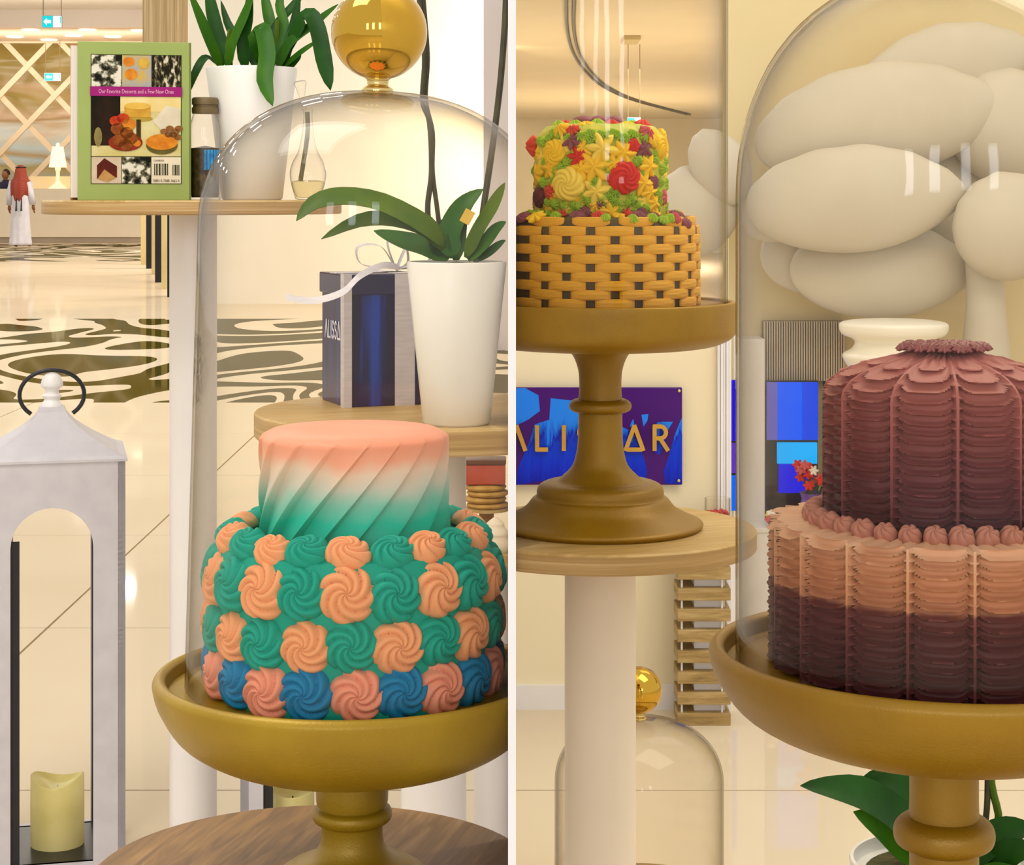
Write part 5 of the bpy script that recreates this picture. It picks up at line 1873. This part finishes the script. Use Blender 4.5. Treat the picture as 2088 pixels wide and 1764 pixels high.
# fluted grey wall panel
gs = []
for (xa, xb, ya, yb_) in ((1556, 1682, 655, 776), (1682, 1722, 655, 1065)):
    n = int((xb - xa) / 5)
    z1_, z0_ = P(0, ya, vd).z, P(0, yb_, vd).z
    for k in range(n):
        xx = P(xa + (k + 0.5) * (xb - xa) / n, 0, vd).x
        gs.append(box((xx), vd, (z0_ + z1_) / 2, (xb - xa) / n / F * vd * 0.6, 0.02, z1_ - z0_))
fp = thing('fluted_panel', 'grey fluted wall panel above and beside the blue screen', 'panel', (P(1640, 0, vd).x, vd, P(0, 1065, vd).z))
o_ = Vector(fp.location)
pm = mat('flute_grey', (204, 190, 168), 0.5, c2=(190, 176, 154), scale=10)
fo = obj('flutes', rel(join(*gs), o_), pm, fp, False, kind='stuff')
obj('backing', rel(join(box2((P(1556, 0, vd).x, vd + 0.005, P(0, 776, vd).z), (P(1682, 0, vd).x, vd + 0.028, P(0, 655, vd).z)), box2((P(1682, 0, vd).x, vd + 0.005, P(0, 1065, vd).z), (P(1722, 0, vd).x, vd + 0.028, P(0, 655, vd).z))), o_), mat('flute_back', (120, 106, 86), 0.6, c2=(110, 96, 76), scale=10), fp, False)
# blue lit screen
bsn = thing('screen', 'bright blue lit display screen beside the plum cake dome', 'screen', (P(1590, 0, vd).x, vd - 0.02, P(0, 1002, vd).z))
o_ = Vector(bsn.location)


def em(name, c, s):
    return mat(name, (2, 4, 12), 0.3, c2=(3, 5, 14), scale=10, spec=0.1, emit=c, estr=s)


def scr(x0, y0, x1, y1, m, name='lit_panel'):
    obj(name, rel(box2((P(x0, 0, vd).x, vd - 0.045, P(0, y1, vd).z), (P(x1, 0, vd).x, vd - 0.03, P(0, y0, vd).z)), o_), m, bsn, False)


M['scr_blue'] = em('screen_blue', (0, 90, 255), 1.1)
scr(1581, 777, 1630, 893, M['scr_blue'])
scr(1631, 777, 1663, 893, em('screen_blue_mid', (0, 76, 255), 0.9))
scr(1581, 899, 1661, 941, em('screen_sky', (0, 172, 255), 1.15))
scr(1584, 943, 1640, 1000, em('screen_deep', (0, 20, 255), 0.85))
scr(1489, 772, 1503, 895, em('screen_indigo', (40, 20, 230), 0.8))
scr(1560, 777, 1580, 893, em('screen_lilac', (130, 120, 220), 0.7))
scr(1489, 900, 1503, 960, em('screen_violet', (110, 60, 220), 0.7))
scr(1489, 966, 1503, 1036, em('screen_cyan', (0, 110, 255), 0.9))
obj('screen_frame', rel(join(box2((P(1487, 0, vd).x, vd - 0.03, P(0, 1038, vd).z), (P(1664, 0, vd).x, vd - 0.012, P(0, 774, vd).z))), o_), M['black_gloss'], bsn, False)
struct('glass_edge_stand_in', box2((P(1504, 0, 5.1).x, 5.08, 0), (P(1558, 0, 5.1).x, 5.2, P(0, 690, 5.1).z), 0.003), M['white_paint'])  # added white strip standing in for the dome's streaky glass edge
# counter with flowers
wc = thing('display_counter', 'low white display counter with flowers beneath the blue screen', 'counter', (P(1610, 0, 5.0).x, 4.98, FZ))
ctz = P(0, 1075, 4.98).z
obj('counter_body', box(0, 0.06, (ctz - FZ) / 2 - 0.006, 0.30, 0.14, ctz - FZ - 0.012), M['white_paint'], wc, False)
obj('counter_top', box(0, 0.06, ctz - FZ - 0.006, 0.31, 0.15, 0.012, 0.002), M['white_paint'], wc, False)
vs = thing('flower_vase', 'violet glass vase of red and white flowers beside the plum cake', 'vase', (P(1658, 0, 5.0).x, 5.0, ctz))
obj('vase', lathe(smooth_prof([(0, 0), (0.022, 0), (0.03, 0.02), (0.034, 0.05), (0.03, 0.07), (0.036, 0.085)], 4), 32, False), mat('vase_violet', (104, 60, 150), 0.2, c2=(84, 70, 170), scale=20), vs)
pet = {c: proto('flower_head', star(6, 0.6, 0.7, 4, 4), M[c]) for c in ('red', 'rose_pink', 'pale_yellow')}
wh = proto('flower_head', star(6, 0.6, 0.7, 4, 4), M['pot_white'])
rf = random.Random(8)
for k in range(16):
    x, z = rf.uniform(-0.045, 0.045), rf.uniform(0.085, 0.16)
    me = rf.choice([pet['red'], pet['rose_pink'], wh, pet['red']])
    place(me, 'flower_head', vs, on_surface((x, rf.uniform(-0.03, 0.01), z), (x * 8, -1, 0.5), (0, 0, 1), (0.016, 0.016, 0.014), rf.uniform(0, 6)))
    obj('flower_stem', tube([(x * 0.2, 0, 0.05), (x * 0.7, 0, z - 0.02), (x, 0, z)], 0.0012, 5), M['leaf'], vs)
bq_ = thing('flower_bunch', 'low bunch of cream and pink flowers on the white display counter', 'flowers', (P(1592, 0, 4.98).x, 4.97, ctz))
obj('bunch_pot', lathe([(0, 0), (0.02, 0), (0.024, 0.02), (0.022, 0.02), (0, 0.016)], 24), M['pot_white'], bq_)
for k in range(10):
    x, z = rf.uniform(-0.035, 0.035), rf.uniform(0.022, 0.05)
    me = rf.choice([wh, pet['rose_pink'], pet['pale_yellow'], wh])
    place(me, 'flower_head', bq_, on_surface((x, rf.uniform(-0.02, 0.02), z), (x * 8, -0.6, 1), (0, 0.2, 1), (0.014, 0.014, 0.012), rf.uniform(0, 6)))

# large white petal sculpture, with its turned white pedestal rings
sd2 = 4.92
M['sculpt'] = mat('sculpture_white', (208, 200, 182), 0.5, c2=(203, 194, 175), scale=4)
sc_ = thing('petal_sculpture', 'huge pale sculpture of overlapping rounded petals on a flared trunk', 'sculpture', (P(2010, 0, sd2).x, sd2, FZ))
o_ = Vector(sc_.location)


def petal(cx, cy, rx, ry, rot, dd=0.0, dep=0.45, lip=0.12):
    g = sphere(1.0, 56, 28)
    v = []
    for x, y, z in g[0]:
        # broad shell: flattened front to back, slightly scalloped along the upper rim
        a_ = math.atan2(z, x)
        s_ = 1 + 0.015 * sin(14 * a_) * max(0, z)
        pin = 1 - 0.28 * max(0, x) ** 2
        v.append((x * s_ * rx, y * dep * min(rx, ry), (z * s_ * pin + lip * x * x) * ry))
    m = Matrix.Rotation(-radians(rot), 4, 'Y')
    k_ = (sd2 + dd) / F
    g = xf(([(a_ * k_, b_ * k_, c_ * k_) for a_, b_, c_ in v], g[1]), m)
    p = P(cx, cy, sd2 + dd) - o_
    obj('petal', mv(g, *p), M['sculpt'], sc_, angle=180)


petal(1795, 245, 262, 118, 10, 0.06, 0.5, -0.10)
petal(1925, 150, 190, 100, 18, 0.14, 0.5, -0.05)
petal(1745, 405, 225, 110, 4, -0.05, 0.5, 0.0)
petal(1800, 550, 190, 100, 0, 0.08, 0.5, 0.0)
petal(1850, 330, 230, 130, 0, 0.20, 0.4, 0.0)
petal(1960, 400, 120, 190, 0, 0.20, 0.4, 0.0)
petal(1660, 520, 110, 80, 0, 0.14, 0.4, 0.0)
petal(2060, 460, 118, 112, 20, -0.10, 0.6, 0.0)
petal(2060, 260, 130, 120, -20, 0.10, 0.6, 0.0)
petal(1420, 430, 90, 95, 0, 0.12, 0.6, 0.0)
petal(1470, 340, 60, 85, 30, 0.08, 0.6, 0.0)
petal(1600, 430, 90, 60, 20, 0.02, 0.6, 0.0)
zt_ = P(0, 560, sd2).z - FZ
obj('trunk', lathe(smooth_prof([(0, 0), (0.16, 0), (0.13, 0.2), (0.10, 0.40), (0.062, zt_ - 0.20), (0.048, zt_ - 0.06), (0.05, zt_ + 0.06), (0.03, zt_ + 0.12), (0, zt_ + 0.14)], 6), 40), M['sculpt'], sc_)
pr = thing('moulded_pedestal', 'white pedestal with two turned mouldings behind the plum cake', 'pedestal', (P(1822, 0, 4.8).x, 4.8, FZ))
kz = 4.8 / F
zz = lambda y: P(0, y, 4.8).z - FZ
obj('pedestal_body', lathe(smooth_prof([(0, 0), (0.13, 0), (0.13, 0.02), (0.075, 0.08), (0.065, zz(800)), (80 * kz, zz(765)), (100 * kz, zz(735)), (102 * kz, zz(722)), (86 * kz, zz(712)), (78 * kz, zz(700)), (84 * kz, zz(690)), (104 * kz, zz(682)), (110 * kz, zz(668)), (104 * kz, zz(657)), (60 * kz, zz(652)), (0, zz(652))], 4), 56), mat('pedestal_white', (250, 246, 232), 0.35, c2=(246, 241, 226), scale=6), pr, angle=60)


# ================================================================== PEOPLE
def skin_body(name, joints, edges, radii, m, parent, root=0, sub=2):
    me = bpy.data.meshes.new(name)
    me.from_pydata(joints, edges, [])
    ob = bpy.data.objects.new(name, me)
    COL.objects.link(ob)
    md = ob.modifiers.new('skin', 'SKIN')
    md.use_smooth_shade = True
    for i, rr_ in enumerate(radii):
        me.skin_vertices[0].data[i].radius = (rr_, rr_)
    me.skin_vertices[0].data[root].use_root = True
    sb2 = ob.modifiers.new('sub', 'SUBSURF')
    sb2.levels = sub
    sb2.render_levels = sub
    bpy.context.view_layer.update()
    em_ = bpy.data.meshes.new_from_object(ob.evaluated_get(bpy.context.evaluated_depsgraph_get()))
    g = ([tuple(q.co) for q in em_.vertices], [tuple(p_.vertices) for p_ in em_.polygons])
    bpy.data.objects.remove(ob)
    return g


def head_geo(r, zc):
    """head with nose, eyes, ears; facing +y"""
    g = sphere(r, 32, 20)
    v = []
    for x, y, z in g[0]:
        x, z = x * 0.80, z * 1.14
        y = y * 0.95
        if z < -0.3 * r:
            q = 1 - 0.35 * ((-z / r - 0.3) / 0.84)
            x *= q
        if y > 0.6 * r and abs(x) < 0.16 * r and -0.35 * r < z < 0.15 * r:
            y += 0.20 * r * (1 - abs(x) / (0.16 * r)) * (0.5 + (0.15 * r - z) / (0.5 * r) * 0.5)
        if y > 0.6 * r and abs(abs(x) - 0.32 * r) < 0.14 * r and abs(z - 0.02 * r) < 0.12 * r:
            y -= 0.06 * r
        v.append((x, y, z + zc))
    parts = [(v, g[1])]
    for s_ in (-1, 1):
        parts.append(mv(sphere(0.22 * r, 12, 8, 0.35, 0.7, 1.2), s_ * 0.80 * r, -0.02 * r, zc - 0.02 * r))
    return join(*parts)


def hand_geo(wrist, direc, thumb, L):
    """palm, four unequal fingers and a thumb hanging from the wrist"""
    d = Vector(direc).normalized()
    t_ = Vector(thumb).normalized()
    s_ = d.cross(t_).normalized()
    w_ = Vector(wrist)
    gs = [tube([w_, w_ + d * L * 0.25, w_ + d * L * 0.5], [L * 0.15, L * 0.2, L * 0.17], 10)]
    for k, (off, ln) in enumerate(((0.16, 0.44), (0.06, 0.5), (-0.05, 0.46), (-0.15, 0.36))):
        a_ = w_ + d * L * 0.45 + t_ * L * off
        gs.append(tube([a_, a_ + d * L * ln * 0.5 + s_ * L * 0.02, a_ + d * L * ln + s_ * L * 0.10], [L * 0.05, L * 0.045, L * 0.032], 8))
    a_ = w_ + d * L * 0.15 + t_ * L * 0.12
    gs.append(tube([a_, a_ + d * L * 0.2 + t_ * L * 0.16, a_ + d * L * 0.42 + t_ * L * 0.2], [L * 0.06, L * 0.055, L * 0.038], 8))
    return join(*gs)


skin_m = mat('skin', (156, 100, 68), 0.5, c2=(146, 92, 60), scale=30)


def person(label, loc, face, H_, stride=0.10):
    t = thing('person', label, 'person', loc, (0, 0, face))
    s_ = H_ / 1.78
    J = [(0, 0, 0.95), (0, 0.01, 1.15), (0, 0, 1.38), (0, 0.01, 1.50), (0, 0.02, 1.60),
         (-0.19, 0, 1.43), (-0.25, -0.04, 1.16), (-0.28, 0.02, 0.92),
         (0.19, 0, 1.43), (0.24, 0.02, 1.16), (0.25, 0.10, 0.93),
         (-0.10, 0, 0.90), (-0.11, 0.06, 0.50), (-0.11, -stride, 0.09), (-0.11, -stride + 0.15, 0.04),
         (0.10, 0, 0.90), (0.11, 0.05, 0.50), (0.11, stride, 0.09), (0.11, stride + 0.15, 0.04)]
    E = [(0, 1), (1, 2), (2, 3), (3, 4), (2, 5), (5, 6), (6, 7), (2, 8), (8, 9), (9, 10), (0, 11), (11, 12), (12, 13), (13, 14), (0, 15), (15, 16), (16, 17), (17, 18)]
    Rr = [0.145, 0.135, 0.15, 0.062, 0.058, 0.07, 0.05, 0.034, 0.07, 0.05, 0.034, 0.095, 0.062, 0.042, 0.038, 0.095, 0.062, 0.042, 0.038]
    J = [tuple(q * s_ for q in j) for j in J]
    Rr = [q * s_ for q in Rr]
    g = skin_body('body', J, E, Rr, skin_m, t)
    g = join(g, mv(head_geo(0.108 * s_, 1.66 * s_), 0, 0.02, 0), hand_geo(J[7], (-0.05, 0.05, -1), (0, 1, 0), 0.19 * s_), hand_geo(J[10], (0.02, 0.12, -1), (0, 1, 0), 0.19 * s_))
    obj('body', g, skin_m, t, angle=180)
    return t, s_, J


def robe_geo(s_, J, w=1.0, sleeve=True, hem=0.06, stride=0.10):
    rings = [(hem, 0.25, 0.20), (0.25, 0.235, 0.18), (0.5, 0.215, 0.165), (0.8, 0.20, 0.16), (1.0, 0.19, 0.155), (1.2, 0.195, 0.155), (1.36, 0.215, 0.145), (1.45, 0.19, 0.12), (1.50, 0.10, 0.085), (1.54, 0.075, 0.072)]
    rings = [tuple(q) for q in smooth_prof(rings, 3)]
    seg = 48
    v, f = [], []
    for i, (z, rx, ry) in enumerate(rings):
        for k in range(seg):
            a_ = 2 * pi * k / seg
            fold = 1 + 0.045 * sin(9 * a_ + z * 1.5) * max(0, min(1, (1.1 - z)))
            v.append((rx * w * fold * cos(a_) * s_, ry * w * fold * sin(a_) * s_, z * s_))
        if i:
            for k in range(seg):
                k2 = (k + 1) % seg
                f.append(((i - 1) * seg + k, (i - 1) * seg + k2, i * seg + k2, i * seg + k))
    f.append(tuple(range(seg))[::-1])
    gs = [(v, f)]
    for (a_, b_, c_) in ((5, 6, 7), (8, 9, 10)):
        A, B, C = Vector(J[a_]), Vector(J[b_]), Vector(J[c_])
        gs.append(tube([A * 0.9 + Vector((0, 0, 0.04 * s_)), A, B, C + (B - C) * 0.08], [0.085 * s_, 0.082 * s_, 0.07 * s_, 0.062 * s_], 16, 0))
    return join(*gs)


t, s_, J = person('man in long white robe and red headscarf seen from behind crossing the lobby', (P(42, 0, 41.9).x, 41.9, 0.0), radians(-14), 1.74)
obj('robe', robe_geo(s_, J), mat('robe_white', (244, 242, 250), 0.6, c2=(236, 234, 246), scale=8), t, angle=180)
# headscarf draped over head and back
v, f = [], []
seg = 44
rg = [(1.805, 0.01), (1.795, 0.05), (1.76, 0.095), (1.70, 0.118), (1.62, 0.128), (1.52, 0.165), (1.42, 0.225), (1.30, 0.235), (1.15, 0.22), (1.02, 0.20)]
for i, (z, r_) in enumerate(rg):
    for k in range(seg):
        a_ = radians(150 + 240 * k / (seg - 1))          # open towards the face (+y)
        fold = 1 + (0.05 * sin(11 * k / seg * 2 * pi / 2) if i > 4 else 0.0)
        ex_ = 1.0 if i < 5 else 0.92
        drop = 0.0
        if i == len(rg) - 1:
            drop = 0.16 * abs(((k / (seg - 1)) * 2 - 1)) - 0.05 * sin(5 * k / seg * pi)
        v.append((r_ * fold * cos(a_) * ex_ * s_, (r_ * fold * sin(a_) * (1.0 if i < 5 else 0.80) + 0.01) * s_, (z + drop) * s_))
    if i:
        for k in range(seg - 1):
            f.append(((i - 1) * seg + k, (i - 1) * seg + k + 1, i * seg + k + 1, i * seg + k))
n0 = len(v)
v += [(x * 1.02, y * 1.02 - 0.004, z + 0.003) for x, y, z in v]
f += [tuple(n0 + q for q in fc[::-1]) for fc in f]


def check_mat():
    t2 = NT('scarf_red_check')
    tc2 = t2.n('ShaderNodeTexCoord')
    ckr = t2.n('ShaderNodeTexChecker', i_Scale=60.0)
    ckr.inputs['Color1'].default_value = lin((158, 44, 28))
    ckr.inputs['Color2'].default_value = lin((180, 96, 76))
    t2.l(tc2.outputs['Object'], ckr.inputs['Vector'])
    t2.l(ckr.outputs[0], t2.b.inputs['Base Color'])
    t2.b.inputs['Roughness'].default_value = 0.8
    return t2.m


obj('headscarf', (v, f), check_mat(), t, angle=180)
obj('head_cord', mv(tube([(0.105 * s_ * cos(2 * pi * k / 20), 0.112 * s_ * sin(2 * pi * k / 20) + 0.012, 1.755 * s_) for k in range(21)], 0.014 * s_, 8), 0, 0, 0), M['black_metal'], t)
for x in (0.0, 0.12):
    obj('tassel', tube([(x, -0.19 * s_, 1.08 * s_), (x, -0.2 * s_, 0.86 * s_), (x, -0.2 * s_, 0.80 * s_)], [0.012, 0.022], 8), M['black_metal'], t)

t, s_, J = person('dark-haired attendant in navy top standing behind the reception counter', (P(12, 0, 48.3).x, 48.3, 0.0), radians(180 - 20), 1.74, 0.02)
obj('top', robe_geo(s_, J, 0.98, True, 0.5), mat('navy_cloth', (16, 18, 54), 0.7, c2=(22, 24, 66), scale=8), t, angle=180)
hg = sphere(0.118 * s_, 24, 14)
hg = ([(x * 0.86, y * 0.95 - 0.012, max(z * 1.1, -0.02) + 1.685 * s_) if y < 0.06 or z > 0.05 else (x * 0.8, y * 0.7, max(z, 0.05) + 1.685 * s_) for x, y, z in hg[0]], hg[1])
obj('hair', hg, mat('hair_black', (24, 18, 14), 0.5, c2=(34, 26, 20), scale=40), t, angle=180)

# ================================================================== trim what meets the divider
bpy.context.view_layer.update()
for o, side in CUTS:
    x = -HT - 0.0004 if side == 'L' else HT + 0.0004
    mw = o.matrix_world
    inv = mw.inverted()
    co = inv @ Vector((x, 2, 1))
    no = (mw.to_3x3().transposed() @ Vector((1, 0, 0))).normalized()
    bm = bmesh.new()
    bm.from_mesh(o.data)
    gm = list(bm.verts) + list(bm.edges) + list(bm.faces)
    rs = bmesh.ops.bisect_plane(bm, geom=gm, plane_co=co, plane_no=no, clear_outer=(side == 'L'), clear_inner=(side == 'R'))
    if o.name.split('.')[0] not in ('dome',):
        es = [e for e in rs['geom_cut'] if isinstance(e, bmesh.types.BMEdge)]
        if es:
            bmesh.ops.holes_fill(bm, edges=es, sides=0)
    if len(bm.verts) == 0:
        bm.free()
        bpy.data.objects.remove(o)
        continue
    bm.to_mesh(o.data)
    bm.free()
    o.data.update()
